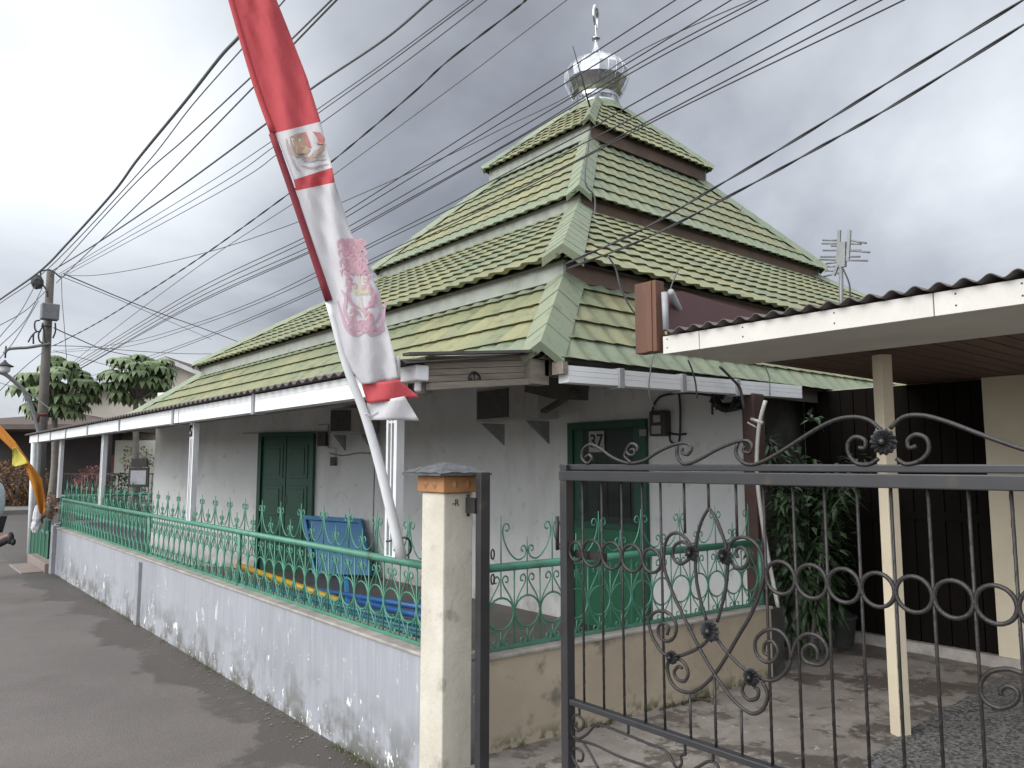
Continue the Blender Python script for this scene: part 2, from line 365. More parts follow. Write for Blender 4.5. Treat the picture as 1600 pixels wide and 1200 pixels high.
# overcast: brighter towards the veiled sun on the left, a lighter break to the right, dark bank in the middle and right
val = wm('ADD', .245, wm('MULTIPLY', wm('SUBTRACT', cl, .5), .78))
val = wm('ADD', val, wm('MULTIPLY', wm('SUBTRACT', cl2, .5), .20))
val = wm('ADD', val, wm('MULTIPLY', lobe(ray(60, 120), 22), .30))
val = wm('ADD', val, wm('MULTIPLY', lobe(ray(-150, 500), 10), .03))
val = wm('ADD', val, wm('MULTIPLY', lobe(ray(1590, 230), 70), .22))
val = wm('SUBTRACT', val, wm('MULTIPLY', lobe(ray(1420, 420), 90), .06))
val = wm('MAXIMUM', val, .125)
zen = N(nt, 'ShaderNodeMapRange', interpolation_type='SMOOTHSTEP'); zen.inputs['From Min'].default_value = .60; zen.inputs['From Max'].default_value = .95; nt.links.new(sep.outputs[2], zen.inputs['Value'])
val = wm('ADD', val, wm('MULTIPLY', zen.outputs[0], .75))       # an overcast sky is brightest overhead
val = wm('ADD', val, wm('MULTIPLY', lobe((-.35, -.85, .40), 2), .22))
val = wm('ADD', val, wm('MULTIPLY', lobe((-1.0, -.10, .22), 4), 1.35))
val = wm('MULTIPLY', val, 10.0)
ramp = N(nt, 'ShaderNodeMapRange'); ramp.inputs['From Min'].default_value = 1.5; ramp.inputs['From Max'].default_value = 4.5; nt.links.new(val, ramp.inputs['Value'])
tint = mix(nt, ramp.outputs[0], (.905,.955,1.085), (.955,1.0,1.06))
vm = N(nt, 'ShaderNodeVectorMath', operation='SCALE'); nt.links.new(tint, vm.inputs[0]); nt.links.new(val, vm.inputs['Scale'])
fin = mix(nt, .93, sky.outputs[0], vm.outputs[0])
nt.links.new(fin, bg.inputs['Color'])
sl = bpy.data.lights.new('sun', 'SUN'); sl.energy = 1.25; sl.angle = R(40); sl.color = (1, .96, .9)
so = bpy.data.objects.new('sun', sl); COL.objects.link(so); so.rotation_euler = SUN_DIR.to_track_quat('Z', 'Y').to_euler(); so.location = (0, 0, 30)
S.view_settings.view_transform = 'Standard'; S.view_settings.look = 'None'; S.view_settings.exposure = .92; S.view_settings.gamma = 1

# ------------------------------------------------------------------ ground
mb = MB(); mb.add([(-900,-900,0),(900,-900,0),(900,900,0),(-900,900,0)], [(0,1,2,3)]); kind(mb.build('ground', M['earth']), 'structure')
mb = MB()
mb.grid(lambda u, v: Vector((-14 + u*30, -22 + v*50.5, .04)), 6, 10); kind(mb.build('street', M['asphalt']), 'structure')
mb = MB(); mb.prism([(1.95,-8,.0),(6.2,-8,.0),(6.2,3.2,.0),(2.28,3.2,.0),(2.28,2.9,.0),(1.95,2.9,.0)], (0,0,.25)); mb.prism([(1.2,-8,.02),(1.95,-8,.02),(1.95,-8,.248),(1.2,-8,.045)], (0,10.88,0))
kind(mb.build('yard', M['concrete']), 'structure')
mb = MB(); mb.prism([(3.3,-8,.251),(6.1,-8,.251),(6.1,1.90,.251),(4.15,1.83,.251),(3.55,1.78,.251),(3.3,1.55,.251)], (0,0,.006))
kind(mb.build('pebble_floor', M['pebble']), 'structure')
mb = MB(); mb.box(2.2, 6.2, 3.05, 15.4, 0, .10); kind(mb.build('porch_floor', M['porch']), 'structure')
mb = MB(); mb.box(-8, 14, 28.6, 40, 0, .16); mb.box(-8, 14, 28.45, 28.597, 0, .18); kind(mb.build('pavement', M['paving']), 'structure')

# ------------------------------------------------------------------ the mosque
mosque = thing('mosque', 'white mosque with a four tier green tiled roof and steel dome', 'mosque', (5.3, 5.5, 0))
A0 = Vector((5.28, 9.33, 0)); A1 = Vector((3.367, 12.786, 0)); Ad = (A1-A0).normalized(); An = Vector((-Ad.y, Ad.x, 0))
if An.x > 0: An = -An
mb = MB(); mb.box(5.3, 5.45, 3.47, 9.33, 0, 2.75); mb.obox((A0+A1)/2 + Vector((0,0,1.36)) - An*.07, Ad, -An, Vector((0,0,1)), (A1-A0).length/2, .07, 1.36)
front = mb.build('facade_wall', M['wall_white'], mosque)
mb = MB(); mb.box(5.303, 12, 3.45, 3.6, 0, 2.6); mb.box(11.9, 12, 3.6, 11.5, 0, 2.6); mb.box(4.5, 12, 11.5, 11.6, 0, 2.6)
mb.build('side_wall', M['mould'], mosque)
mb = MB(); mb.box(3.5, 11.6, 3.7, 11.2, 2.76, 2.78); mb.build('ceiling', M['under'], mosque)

def tile_slope(mb, P0, P1, T0, T1, wave=.18, step=.25, A=.018, B=.024, su=8, top_green=0, low_green=0):
    P0, P1, T0, T1 = map(Vector, (P0, P1, T0, T1))
    e = (P1-P0); Wd = e.length; e /= Wd
    n = e.cross(T0-P0); n.normalize()
    if n.z < 0: n = -n
    s = n.cross(e)
    if s.z < 0: s = -s
    L = (T0-P0).dot(s); ul, ur = (T0-P0).dot(e), (T1-P0).dot(e)
    rows = max(1, round(L/step)); st = L/rows
    var = [random.choice((0,0,0,0,3,3,4)) for _ in range(997)]
    nu = int(Wd/wave*su); us = [Wd*i/nu for i in range(nu+1)]
    def wv(u, k):
        x = (u/wave + .03*k) % 1.0
        return .5 - .5*math.cos(2*PI*x) if x < .72 else (.5-.5*math.cos(2*PI*x))
    for k in range(rows):
        v0 = k*st - (.022 if k else .03); v1 = (k+1)*st + .004
        mi = 1 if (k < low_green or k >= rows-top_green) else 0
        rowp = []
        for (v, h) in ((v0 + .022, -.006), (v0, B), (v0+.4*st, B*.62), (v1, .0)):
            vv = min(max(v/L, 0), 1); l = ul*vv; r = Wd + (ur-Wd)*vv
            rowp.append([P0 + e*min(max(u, l), r) + s*(v - (.034*wv(u, k) if v < v0+.02 else .012*wv(u, k) if v < v0+.03 else 0)) + n*(h + (A*1.25 if k == 0 else A)*wv(u, k)) for u in us])
        m = nu+1
        for part in (rowp[:2], rowp[1:]):          # riser and tread keep a crisp edge between them
            vs = [p for rr in part for p in rr]; fs = []
            for j in range(len(part)-1):
                for i in range(nu):
                    a, b_, c, d = j*m+i, j*m+i+1, (j+1)*m+i+1, (j+1)*m+i
                    if (vs[a]-vs[b_]).length > 1e-4 or (vs[c]-vs[d]).length > 1e-4: fs.append((a, b_, c, d))
            k0 = len(mb.m); mb.add(vs, fs, mi, True)
            if mi == 0:
                for q, f in enumerate(fs):
                    mb.m[k0+q] = var[(int(min(us[f[0] % m], Wd)/wave + .03*k) + k*31) % len(var)]
def hip_cap(C, T, dl, dr, w=.16, seg=.24):
    C, T = Vector(C), Vector(T); t = (T-C); L = t.length; t /= L
    dl = Vector(dl); dr = Vector(dr); mb = MB()
    n = max(2, round(L/seg)); up = dl.cross(t); up = (Vector((0,0,1)) - t*t.z).normalized()
    for i in range(n):
        a = C + t*(L*i/n - .02); b_ = C + t*(L*(i+1)/n + .01)
        ja = random.uniform(-.003, .003)
        qa = [a + dl*w - up*.012 + up*(.058+ja), a + up*(.084+ja), a + dr*w - up*.012 + up*(.058+ja)]
        qb = [b_ + dl*w + up*.040, b_ + up*.078, b_ + dr*w + up*.040]
        base = [p - up*.06 for p in qa]
        mb.add(qa+qb+base, [(0,1,4,3),(1,2,5,4),(6,7,1,0),(7,8,2,1)], 0, False)
    return mb
def tier(lo, hi, zlo, zhi, fh, low_green=0, top_green=0, step=.25, wave=.18, capw=.15):
    """lo=(x0,y0,x1,y1) eaves rectangle, hi = upper rectangle"""
    x0,y0,x1,y1 = lo; a0,b0,a1,b1 = hi
    c = [Vector((x0,y0,zlo)), Vector((x1,y0,zlo)), Vector((x1,y1,zlo)), Vector((x0,y1,zlo))]
    t = [Vector((a0,b0,zhi)), Vector((a1,b0,zhi)), Vector((a1,b1,zhi)), Vector((a0,b1,zhi))]
    mb = MB()
    tile_slope(mb, c[3], c[0], t[3], t[0], wave, step, top_green=top_green, low_green=low_green)
    tile_slope(mb, c[0], c[1], t[0], t[1], wave, step, top_green=top_green, low_green=low_green)
    for i in (1, 2):                       # the two far slopes
        tile_slope(mb, c[i], c[(i+1) % 4], t[i], t[(i+1) % 4], wave*2, step*2, su=4)
    # dark underside boards
    for i in range(4):
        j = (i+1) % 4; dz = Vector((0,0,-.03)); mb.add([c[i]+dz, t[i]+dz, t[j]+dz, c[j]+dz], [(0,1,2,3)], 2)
    roof = mb.build('roof_tier', [M['tile'], M['tile_green'], M['under'], M['tile_olive'], M['tile_straw']], mosque)
    for i in range(4):
        out = [Vector((0,-1,0)), Vector((1,0,0)), Vector((0,1,0)), Vector((-1,0,0))]
        C, T = c[i], t[i]; h = (T-C).normalized()
        def perp(j):   # direction lying on slope j, away from the hip
            e = (c[(j+1) % 4]-c[j]).normalized(); nn = e.cross(t[j]-c[j]).normalized(); d = nn.cross(h)
            mid = (c[j]+c[(j+1) % 4])/2
            if d.dot(mid-C) < 0: d = -d
            return d.normalized()
        hip_cap(C, T, perp((i+3) % 4), perp(i), capw).build('hip_cap', M['hip'], roof)
    if fh:
        i_ = .045; mb = MB(); mb.box(x0+i_, x0+i_+.025, y0+i_, y1-i_, zlo-fh, zlo-.004)
        mb.build('fascia_board', M['fascia'], roof); mb = MB(); mb.box(x1-i_-.025, x1-i_, y0+i_, y1-i_, zlo-fh, zlo-.004); mb.build('fascia_board', M['fascia'], roof)
        mb = MB(); mb.box(x0+i_+.003, x1-i_-.003, y0+i_+.002, y0+i_+.027, zlo-fh-.002, zlo-.006)
        mb.build('fascia_board', M['fascia_brown'], roof); mb = MB(); mb.box(x0+i_+.003, x1-i_-.003, y1-i_-.027, y1-i_-.002, zlo-fh-.002, zlo-.006); mb.build('fascia_board', M['fascia_brown'], roof)
        mb = MB(); k = i_+.03; mb.box(x0+k, x0+k+.5, y0+k, y1-k, zlo-fh+.02, zlo-fh+.03); mb.box(x0+k+.5, x1-k, y0+k, y0+k+.5, zlo-fh+.02, zlo-fh+.03)
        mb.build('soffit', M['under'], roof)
    return roof
CX, CY = 7.63, 7.29
T2b = (3.40, 3.57, 2*CX-3.40, 11.0); T3b = (5.24, 5.26, 2*CX-5.24, 2*CY-5.26); T4b = (6.41, 6.25, 2*CX-6.41, 2*CY-6.25)
def ins(b_, dx, dy): return (b_[0]+dx, b_[1]+dy, b_[2]-dx, b_[3]-dy)
r1 = tier((2.84, 3.15, 2*CX-2.84, 12.75), (3.62, 3.74, 2*CX-3.62, 10.9), 2.218, 2.93, 0, low_green=1, top_green=1, step=.2)
r2 = tier(T2b, (5.40, 5.42, 2*CX-5.40, 2*CY-5.42), 2.965, 4.22, .137, top_green=0)
r3 = tier(T3b, (6.55, 6.39, 2*CX-6.55, 2*CY-6.39), 4.305, 5.60, .155, low_green=1, top_green=1)
r4 = tier(T4b, (CX-.27, CY-.27, CX+.27, CY+.27), 5.755, 6.60, .175, step=.2, wave=.15, capw=.09)
mb = MB(); mb.lathe([(.46,6.50),(.40,6.58),(.365,6.64),(.335,6.66)], (CX,CY,0), 20); mb.build('collar', M['tile_green'], r4)
# dark strips standing in for the shadow under the lowest tier's tile edge
mb = MB(); mb.box(2.9, 8.5, 3.20, 3.225, 2.10, 2.20); mb.box(2.88, 2.905, 3.23, 12.6, 2.12, 2.20); mb.build('eaves_shade_strip', M['under'], r1)
# dome
dome = MB(); c = (CX, CY, 0); nseg = 22
prof = [(.335,6.64),(.34,6.69),(.322,6.695),(.33,6.74),(.315,6.745),(.322,6.79),(.31,6.83)]
dome.lathe(prof, c, 28); dm_neck = dome.build('dome_neck', M['chrome'], mosque)
mb = MB(); pr = [(.31,6.815),(.36,6.86),(.405,6.94),(.447,7.03),(.46,7.12),(.452,7.18),(.425,7.24),(.37,7.31),(.29,7.37),(.20,7.41),(.11,7.43)]
mb.lathe(pr, c, nseg, smooth=False)
mb.v = [(x+random.uniform(-.007,.007), y+random.uniform(-.007,.007), z+random.uniform(-.004,.004)) for x, y, z in mb.v]
for k in range(nseg):
    a = 2*PI*k/nseg; mb.tube([Vector(c)+Vector((r*1.004*math.cos(a), r*1.004*math.sin(a), z)) for r, z in pr], .0025, 4)
dm = mb.build('dome', M['chrome'], mosque)
for md in (): pass
mb = MB(); mb.lathe([(.11,7.43),(.085,7.5),(.05,7.58),(.025,7.68),(.02,7.70),(.062,7.715),(.065,7.73),(.03,7.745),(.012,7.80),(.010,7.93)], c, 16)
for k in range(7): mb.ball(Vector(c)+Vector((.16*math.cos(k*.9), .16*math.sin(k*.9), 7.435)), .022, .022, .022, 6)
fin_ = mb.build('finial', M['chrome'], dm)
mb = MB(); cc = Vector((CX, CY, 8.05)); dirc = Vector((.79, .61, 0)).cross(Vector((0,0,1))); vd = (Vector((CX,CY,0))).normalized()
dirc = (vd*.97 + Vector((vd.y,-vd.x,0))*.24).normalized(); ring = []
pts = []
for k in range(25):
    a = R(-52) + R(284)*k/24 + R(0); w = .028*math.sin(PI*k/24)+.004
    pts.append((a, w))
mb.tube([cc + (dirc*math.sin(a)*.12*-1 + Vector((0,0,1))*-math.cos(a)*.155) for a, w in [(R(25)+R(310)*k/24, 0) for k in range(25)]], [.010+.022*math.sin(PI*k/24) for k in range(25)], 8)
mb.build('crescent', M['chrome'], fin_)
mb = MB(); mb.tube([on(922,168,'Y',6.6), on(895,72,'Y',6.6)], [.012,.006], 6); mb.build('lightning_rod', M['black'], mosque)

# veranda roof (low corrugated lean-to), gutter, posts
mb = MB()
def vr(u, v):
    y = 3.20 + u*12.5; x = 1.99 + v*1.02; return Vector((x, y, 2.108 + (x-1.99)*.145 + .012*math.sin(y*2*PI/.12)))
mb.grid(vr, 620, 2); vroof = mb.build('veranda_roof', M['rust_sheet'], mosque, solid=.006)
mb = MB(); mb.box(2.16, 2.21, 3.3, 15.5, 1.965, 2.04); mb.box(2.62, 2.67, 3.3, 15.5, 2.08, 2.15)
for i in range(14): mb.beam((2.14, 3.4+i*.92, 2.06), (2.95, 3.4+i*.92, 2.185), .04, .07)
mb.build('rafters', M['oldwood'], vroof)
def gutter(a, b, out, z0, z1, brk, gaps, name='gutter', fall=(0, 0)):
    """a,b: ends (xy); ribbed white trough; out: outward normal"""
    a = Vector((a[0], a[1], 0)); b = Vector((b[0], b[1], 0)); o = Vector(out); L = (b-a).length; t = (b-a)/L
    H = z1-z0; prof = [(.0, z1-.006), (.080, z1), (.080, z0+H*.70), (.0765, z0+H*.685), (.080, z0+H*.67), (.080, z0+H*.40), (.0765, z0+H*.385), (.080, z0+H*.37), (.080, z0), (0, z0-.001)]
    mb = MB(); cuts = [0] + [g_ for g_ in gaps] + [L]
    for i in range(len(cuts)-1):
        s0, s1 = cuts[i] + (.012 if i else 0), cuts[i+1] - (.012 if i < len(cuts)-2 else 0)
        n = len(prof); vs = [a + t*s + o*p + Vector((0,0,z + fall[0] + (fall[1]-fall[0])*s/L)) for s in (s0, s1) for p, z in prof]
        mb.add(vs, [(k, k+1, n+k+1, n+k) for k in range(n-1)] + [tuple(range(n)), tuple(range(2*n-1, n-1, -1))])
    g_ = mb.build(name, M['gutter'], mosque)
    for s in brk:
        bm_ = MB(); q = a + t*s + Vector((0,0,fall[0] + (fall[1]-fall[0])*s/L))
        bm_.obox(q + o*.046 + Vector((0,0,(z0+z1)/2 - .004)), t, o, Vector((0,0,1)), .022, .047, H/2+.012)
        bm_.build('bracket', M['bracket'], g_, bevel=.003)
    return g_
yof = lambda px, py: on(px, py, 'X', 2.05).y
ga = gutter((2.13, 3.42), (2.13, 15.55), (-1,0,0), 1.968, 2.092, [yof(x, y)-3.42 for x, y in ((397,620),(271,648),(187,665),(137,675),(103,681),(79,686),(60,690))], [yof(279,648)-3.42])
gb = gutter((2.95, 3.14), (5.42, 3.14), (0,-1,0), 2.09, 2.185, [.43, 1.02, 1.62], [], 'gutter', (-.034, .012))
mb = MB(); mb.tube([(2.115,3.30,1.97),(2.115,3.30,2.10)], .02, 8); mb.box(2.06,2.14,3.235,3.40,2.02,2.10); mb.build('gutter_outlet', M['gutter'], ga, bevel=.01)
def vpost(y, ztop, zbot=1.10, x=2.17, w=.085):
    mb = MB()
    for k, hw in ((-1, .010), (0, .006), (1, .015)):
        mb.box(x-.012, x+.012, y - k*w/2 - hw, y - k*w/2 + hw, zbot, ztop)
    mb.box(x+.013, x+.035, y - w/2 - .016, y - w/2 + .010, zbot, ztop)
    for z in (zbot+.006, ztop-.14, ztop-.01): mb.box(x-.010, x+.010, y-w/2, y+w/2, z-.006, z+.006)
    p = mb.build('veranda_post', M['white_paint'], mosque)
    return p
def yx(px, py): return on(px, py, 'X', 2.17).y
vp = []
for px, y_, zt in ((613, 760, 1.97), (299, 740, 1.97), (159, 740, 1.97), (93, 735, 1.97)):
    p = vpost(yx(px, y_), zt); vp.append(p)
# scroll ornament at the top of the second post
yq = yx(301, 676); mb = MB()
mb.tube(smooth_path([(2.152, yq-.022, 1.93),(2.152, yq-.005,1.945),(2.152, yq+.018,1.935),(2.152, yq+.014,1.91),(2.152, yq-.016,1.885),(2.152,yq-.02,1.862),(2.152,yq+.006,1.852),(2.152,yq+.022,1.866)], 4), .007, 6)
mb.build('scroll_ornament', M['ink'], vp[1])
mb = MB(); mb.tube([on(46,866,'Z',.04), on(53,692,'X',2.15)], .042, 14); mb.build('corner_post', M['white_paint'], mosque)
# verge board at the near end of the veranda, with its round emblem
mb = MB()
mb.prism([(2.14,3.262,1.975),(2.84,3.262,2.05),(2.84,3.262,2.085),(2.14,3.262,2.01)], (0,-.05,0))
for k in range(4):
    z = 2.013 + k*.034
    mb.prism([(2.12,3.245,z),(2.80,3.245,z+.073),(2.80,3.245,z+.073+.031),(2.12,3.245,z+.031)], (0,.018,0))
vb = mb.build('verge_board', M['oldwood'], mosque)
mb = MB(); mb.prism([(1.99,3.19,2.135),(2.82,3.17,2.225),(2.82,3.17,2.24),(1.99,3.19,2.15)], (0,.06,0)); mb.build('flashing', M['rust_sheet'], vb)
mb = MB(); pe = on(741,592,'Y',3.243); n_ = 20
mb.tube([pe + Vector((.036*math.cos(a), -.004, .036*math.sin(a))) for a in [2*PI*k/n_ for k in range(n_)]], .006, 6, True)
mb.tube([pe + Vector((0,-.004,.026)), pe + Vector((0,-.004,-.022))], .004, 5)
mb.tube(smooth_path([pe + Vector((-.02,-.004,.006)), pe + Vector((-.014,-.004,-.014)), pe + Vector((0,-.004,-.022)), pe + Vector((.014,-.004,-.014)), pe + Vector((.02,-.004,.006))]), .004, 5)
mb.build('round_emblem', M['ink'], vb)
mb = MB(); mb.box(2.79,2.93,3.20,3.30,2.05,2.19); mb.box(2.90,2.935,3.05,3.14,2.10,2.17); mb.build('eaves_block', M['oldwood'], vb)
mb = MB(); mb.beam(on(849,643,'X',4.4), on(901,612,'X',4.4), .06, .035); mb.beam(on(845,596,'X',4.6), on(895,606,'X',4.4), .3, .2); mb.build('awning_bracket', M['under'], mosque)
# doors
d1 = MB(); y0, y1, z0, z1 = 4.48, 5.478, .10, 2.005
for (ya, yb, za, zb) in ((y0, y0+.07, z0, z1), (y1-.07, y1, z0, z1), (y0+.07, y1-.07, z1-.07, z1)): d1.box(5.255, 5.302, ya, yb, za, zb)
d1.box(5.262, 5.275, y0+.08, y1-.08, 1.0, 1.06); d1.box(5.278,5.301,y0+.07,y0+.16,1.04,z1-.07); d1.box(5.278,5.301,y1-.2,y1-.07,1.04,z1-.07)
door1 = d1.build('door', M['door_green'], mosque, bevel=.004)
mb = MB(); mb.box(5.275, 5.299, y0+.07, y1-.07, z0, 1.0); mb.box(5.270,5.2745,y0+.17,y1-.17,z0+.12,.9); mb.build('lower_panel', M['door_lower'], door1, bevel=.003)
mb = MB(); mb.box(5.284, 5.300, y0+.16, y1-.2, 1.06, z1-.07)
for k in range(5): mb.box(5.280, 5.284, y0+.2+k*.14, y0+.205+k*.14, 1.1, 1.68)
mb.box(5.279, 5.284, y0+.17, y1-.21, 1.60, 1.61); mb.build('dark_panel', M['door_dark'], door1)
mb = MB(); mb.box(5.28,5.284,y0+.2,y0+.62,1.12,1.55); mb.build('glass_pane', M['glass_dark'], door1)
pn = on(932,690,'X',5.27); mb = MB(); mb.box(5.268, 5.276, pn.y-.10, pn.y+.10, pn.z-.10, pn.z+.10); plate = mb.build('number_plate', M['plate'], door1)
def text(body, size, origin, right, up, matl, name, parent, ext=.002, spacing=1.0):
    cu = bpy.data.curves.new('text', 'FONT'); cu.body = body; cu.size = size; cu.extrude = ext; cu.align_x = 'CENTER'; cu.align_y = 'CENTER'; cu.space_character = spacing; cu.offset = .004*size*3
    ob = bpy.data.objects.new('text', cu); COL.objects.link(ob)
    me = bpy.data.meshes.new_from_object(ob.evaluated_get(bpy.context.evaluated_depsgraph_get()))
    bpy.data.objects.remove(ob)
    right = Vector(right); up = Vector(up); nn = right.cross(up)
    mw = Matrix(((right.x, up.x, nn.x, origin[0]), (right.y, up.y, nn.y, origin[1]), (right.z, up.z, nn.z, origin[2]), (0,0,0,1)))
    me.transform(mw); me.materials.clear(); me.materials.append(matl)
    o = bpy.data.objects.new(name, me); COL.objects.link(o); o.parent = parent
    if parent.type == 'EMPTY': o.location = -parent.location
    return o
text('37', .175, (5.2665, pn.y, pn.z), (0,-1,0), (0,0,1), M['ink'], 'digits', plate)
mb = MB(); q = on(1004,676,'X',5.25); mb.box(5.249,5.254,q.y-.04,q.y+.04,q.z-.03,q.z+.03); mb.build('notice_card', M['bracket'], door1)
mb = MB(); mb.tube([(5.245,5.27,1.15),(5.225,5.27,1.15),(5.225,5.27,1.28),(5.245,5.27,1.28)], .007, 6); mb.build('handle', M['galv'], door1)
# left (double) door on the slanted wall
def onA(px, py, off=.0):
    r = ray(px, py); P = A0 + An*off; t = (P - CAM).dot(An)/r.dot(An); return CAM + r*t
sA = lambda px: (onA(px, 760) - A0).dot(Ad)
sa, sb = sA(492), sA(405); zt = 2.06
mb = MB(); mid = (sa+sb)/2
def boxA(mb, s0, s1, z0, z1, o0, o1):
    mb.obox(A0 + Ad*((s0+s1)/2) + An*((o0+o1)/2) + Vector((0,0,(z0+z1)/2)), Ad, An, Vector((0,0,1)), abs(s1-s0)/2, abs(o1-o0)/2, (z1-z0)/2)
boxA(mb, sa, sa+.06, .1, zt, -.01, .06); boxA(mb, sb-.06, sb, .1, zt, -.01, .06); boxA(mb, sa+.06, sb-.06, zt-.06, zt, -.01, .06)
boxA(mb, sa+.06, mid-.006, .1, zt-.06, -.01, .025); boxA(mb, mid+.006, sb-.06, .1, zt-.06, -.01, .025)
for (p0, p1) in ((sa+.11, mid-.05), (mid+.05, sb-.11)):
    for (za, zb) in ((.22, .72), (.82, 1.3), (1.4, 1.88)):
        boxA(mb, p0, p1, za, zb, .026, .036); boxA(mb, p0+.05, p1-.05, za+.05, zb-.05, .037, .046)
door2 = mb.build('door', M['door_green'], mosque, bevel=.004); door2['label'] = 'double panelled dark green door'
mb = MB(); mb.tube([A0+Ad*(mid-.03)+An*.05+Vector((0,0,1.05)), A0+Ad*(mid-.03)+An*.05+Vector((0,0,1.17))], .008, 6); mb.build('handle', M['galv'], door2)
# conduit, switch boxes beside the left door, wires under the eaves
mb = MB(); P = lambda x, y, o=.02: onA(x, y, o)
mb.tube([P(498,664), P(513,663), P(513,700)], .008, 5); mb.tube([P(380,677,.05), P(497,676,.05)], .007, 5); mb.tube(smooth_path([P(515,708), P(535,712), P(560,708), P(585,709)]), .01, 5)
mb.tube([P(515,700), P(525,700), P(525,722), P(515,722)], .006, 5); mb.build('conduit', M['bracket'], mosque)
mb = MB(); c0 = P(504,686,.03); mb.obox(c0, Ad, An, Vector((0,0,1)), .07, .03, .10); c0 = P(521,721,.02); mb.obox(c0, Ad, An, Vector((0,0,1)), .045, .02, .06); mb.build('switch_box', M['meter'], mosque, bevel=.005)

# ------------------------------------------------------------------ things fixed to the mosque
def ac_unit(name, label, cen, t, o, w, h, d):
    """t: along the wall, o: outward"""
    t = Vector(t); o = Vector(o); up = Vector((0,0,1)); e = thing(name, label, 'air conditioner', cen, 'air conditioner outdoor units under the eaves'); cen = Vector(cen)
    mb = MB(); mb.obox(cen + o*d/2, t, o, up, w/2, d/2, h/2); mb.obox(cen + o*(d/2) + t*(-w*.30), t, o, up, .004, d/2+.006, h/2-.01); mb.build('casing', M['ac'], e, bevel=.012)
    mb = MB(); gc = cen + o*(d+.004) + t*(w*.21)
    mb.obox(gc, t, o, up, w*.26, .003, h*.42)
    mb.build('grille_recess', M['ac_grille'], e)
    mb = MB()
    for k in range(15): mb.obox(gc + o*.008 + up*(h*.8*(k/14-.5)), t, o, up, w*.255, .004, .004)
    for k in range(6): mb.obox(gc + o*.012 + t*(w*.5*(k/5-.5)), t, o, up, .003, .003, h*.41)
    mb.tube([gc + o*.012 + t*(math.cos(a)*h*.3) + up*(math.sin(a)*h*.3) for a in [2*PI*i/20 for i in range(20)]], .004, 4, True)
    mb.build('grille', M['ac_slat'], e)
    for s in (-.36, .36):
        b_ = MB(); q = cen + t*(w*s) - up*(h/2+.015)
        b_.prism([q + t*.012, q + t*.012 + o*(d*1.15), q + t*.012 - up*.22], t*-.02); b_.build('bracket', M['bracket'], e)
    return e
acx = 5.0; p = on(743,634,'X',4.72); q = on(842,632,'X',4.72)
ac1 = ac_unit('air_conditioner', 'grey outdoor air conditioner on triangular brackets left of the door numbered 37', (4.98, (p.y+q.y)/2, p.z), (0,1,0), (-1,0,0), abs(p.y-q.y)*.97, .34, .26)
mb = MB(); pl = on(808,627,'X',4.715)
for k in range(3):
    a = PI/2 + k*2*PI/3; cpt = pl + Vector((0, math.cos(a)*.022, math.sin(a)*.022)); r_ = .02
    mb.prism([cpt + Vector((0, math.cos(a)*r_, math.sin(a)*r_)), cpt + Vector((0, -math.sin(a)*r_*.6, math.cos(a)*r_*.6)), cpt - Vector((0, math.cos(a)*r_, math.sin(a)*r_)), cpt + Vector((0, math.sin(a)*r_*.6, -math.cos(a)*r_*.6))], (-.003,0,0))
mb.build('badge', M['plate'], ac1)
p2 = onA(545,657,.3)
ac2 = ac_unit('air_conditioner', 'shaded outdoor air conditioner behind the leaning banner pole', p2 - An*.26, Ad, An, .60, .34, .26)
# electricity meter
mt = thing('electricity_meter', 'dark electricity meter box on the white wall right of the door', 'electricity meter', on(1035,662,'X',5.3))
pm = on(1035,662,'X',5.28); mb = MB(); mb.box(5.20,5.298,pm.y-.085,pm.y+.085,pm.z-.11,pm.z+.11); mb.build('casing', M['meter'], mt, bevel=.012)
mb = MB(); mb.box(5.192,5.199,pm.y-.05,pm.y+.05,pm.z-.09,pm.z-.02); mb.box(5.192,5.199,pm.y-.045,pm.y+.03,pm.z+.01,pm.z+.07); mb.build('window', M['plate'], mt)
mb = MB()
for pts in ([(1020,668),(1019,645),(1026,625),(1040,617),(1075,614),(1110,618),(1130,622)], [(1046,680),(1048,690),(1056,693),(1062,685),(1063,640),(1061,615)], [(1030,662),(1042,675),(1060,679),(1072,678)]):
    mb.tube(smooth_path([on(x, y, 'X', 5.27) for x, y in pts]), .010, 5)
mb.build('lead_cable', M['black'], mt)
clump = thing('cable_clump', 'dark tangle of electric cables under the right gutter', 'cables', on(1140,632,'X',5.15))
mb = MB(); c0 = on(1138,624,'X',5.15)
for k in range(16):
    a0 = random.uniform(0, 6.28); pts = [c0 + Vector((random.uniform(-.05,.05), math.cos(a0+i*1.1)*random.uniform(.05,.17), math.sin(a0+i*1.1)*random.uniform(.03,.10))) for i in range(6)]
    mb.tube(smooth_path(pts, 5), .009, 5)
mb.tube(smooth_path([on(x, y, 'X', 5.15) for x, y in ((1118,640),(1124,637),(1136,640),(1148,636),(1162,640))]), .008, 5)
mb.tube([on(1113,622,'X',5.2), on(1113,648,'X',5.2)], .01, 5); mb.build('coil', M['black'], clump)
def cable(name, pts, r, matl, label, cat='cable', group=None, n=5):
    mb = MB(); mb.tube(smooth_path(pts, 5), r, n); return tag(mb.build(name, matl), label, cat, group)
cable('hanging_cable', [on(x, y, 'Y', 3.02) for x, y in ((1061,418),(1048,450),(1047,470),(1056,492),(1080,512),(1110,533),(1150,551),(1200,563),(1260,566),(1330,560),(1390,553))], .0045, M['cable_grey'], 'grey cable sagging across the white soffit of the carport')
cable('hanging_cable', [on(x, y, 'Y', 3.0) for x, y in ((1125,573),(1142,590),(1156,607),(1163,640))], .010, M['black'], 'black cable crossing in front of the last gutter bracket')
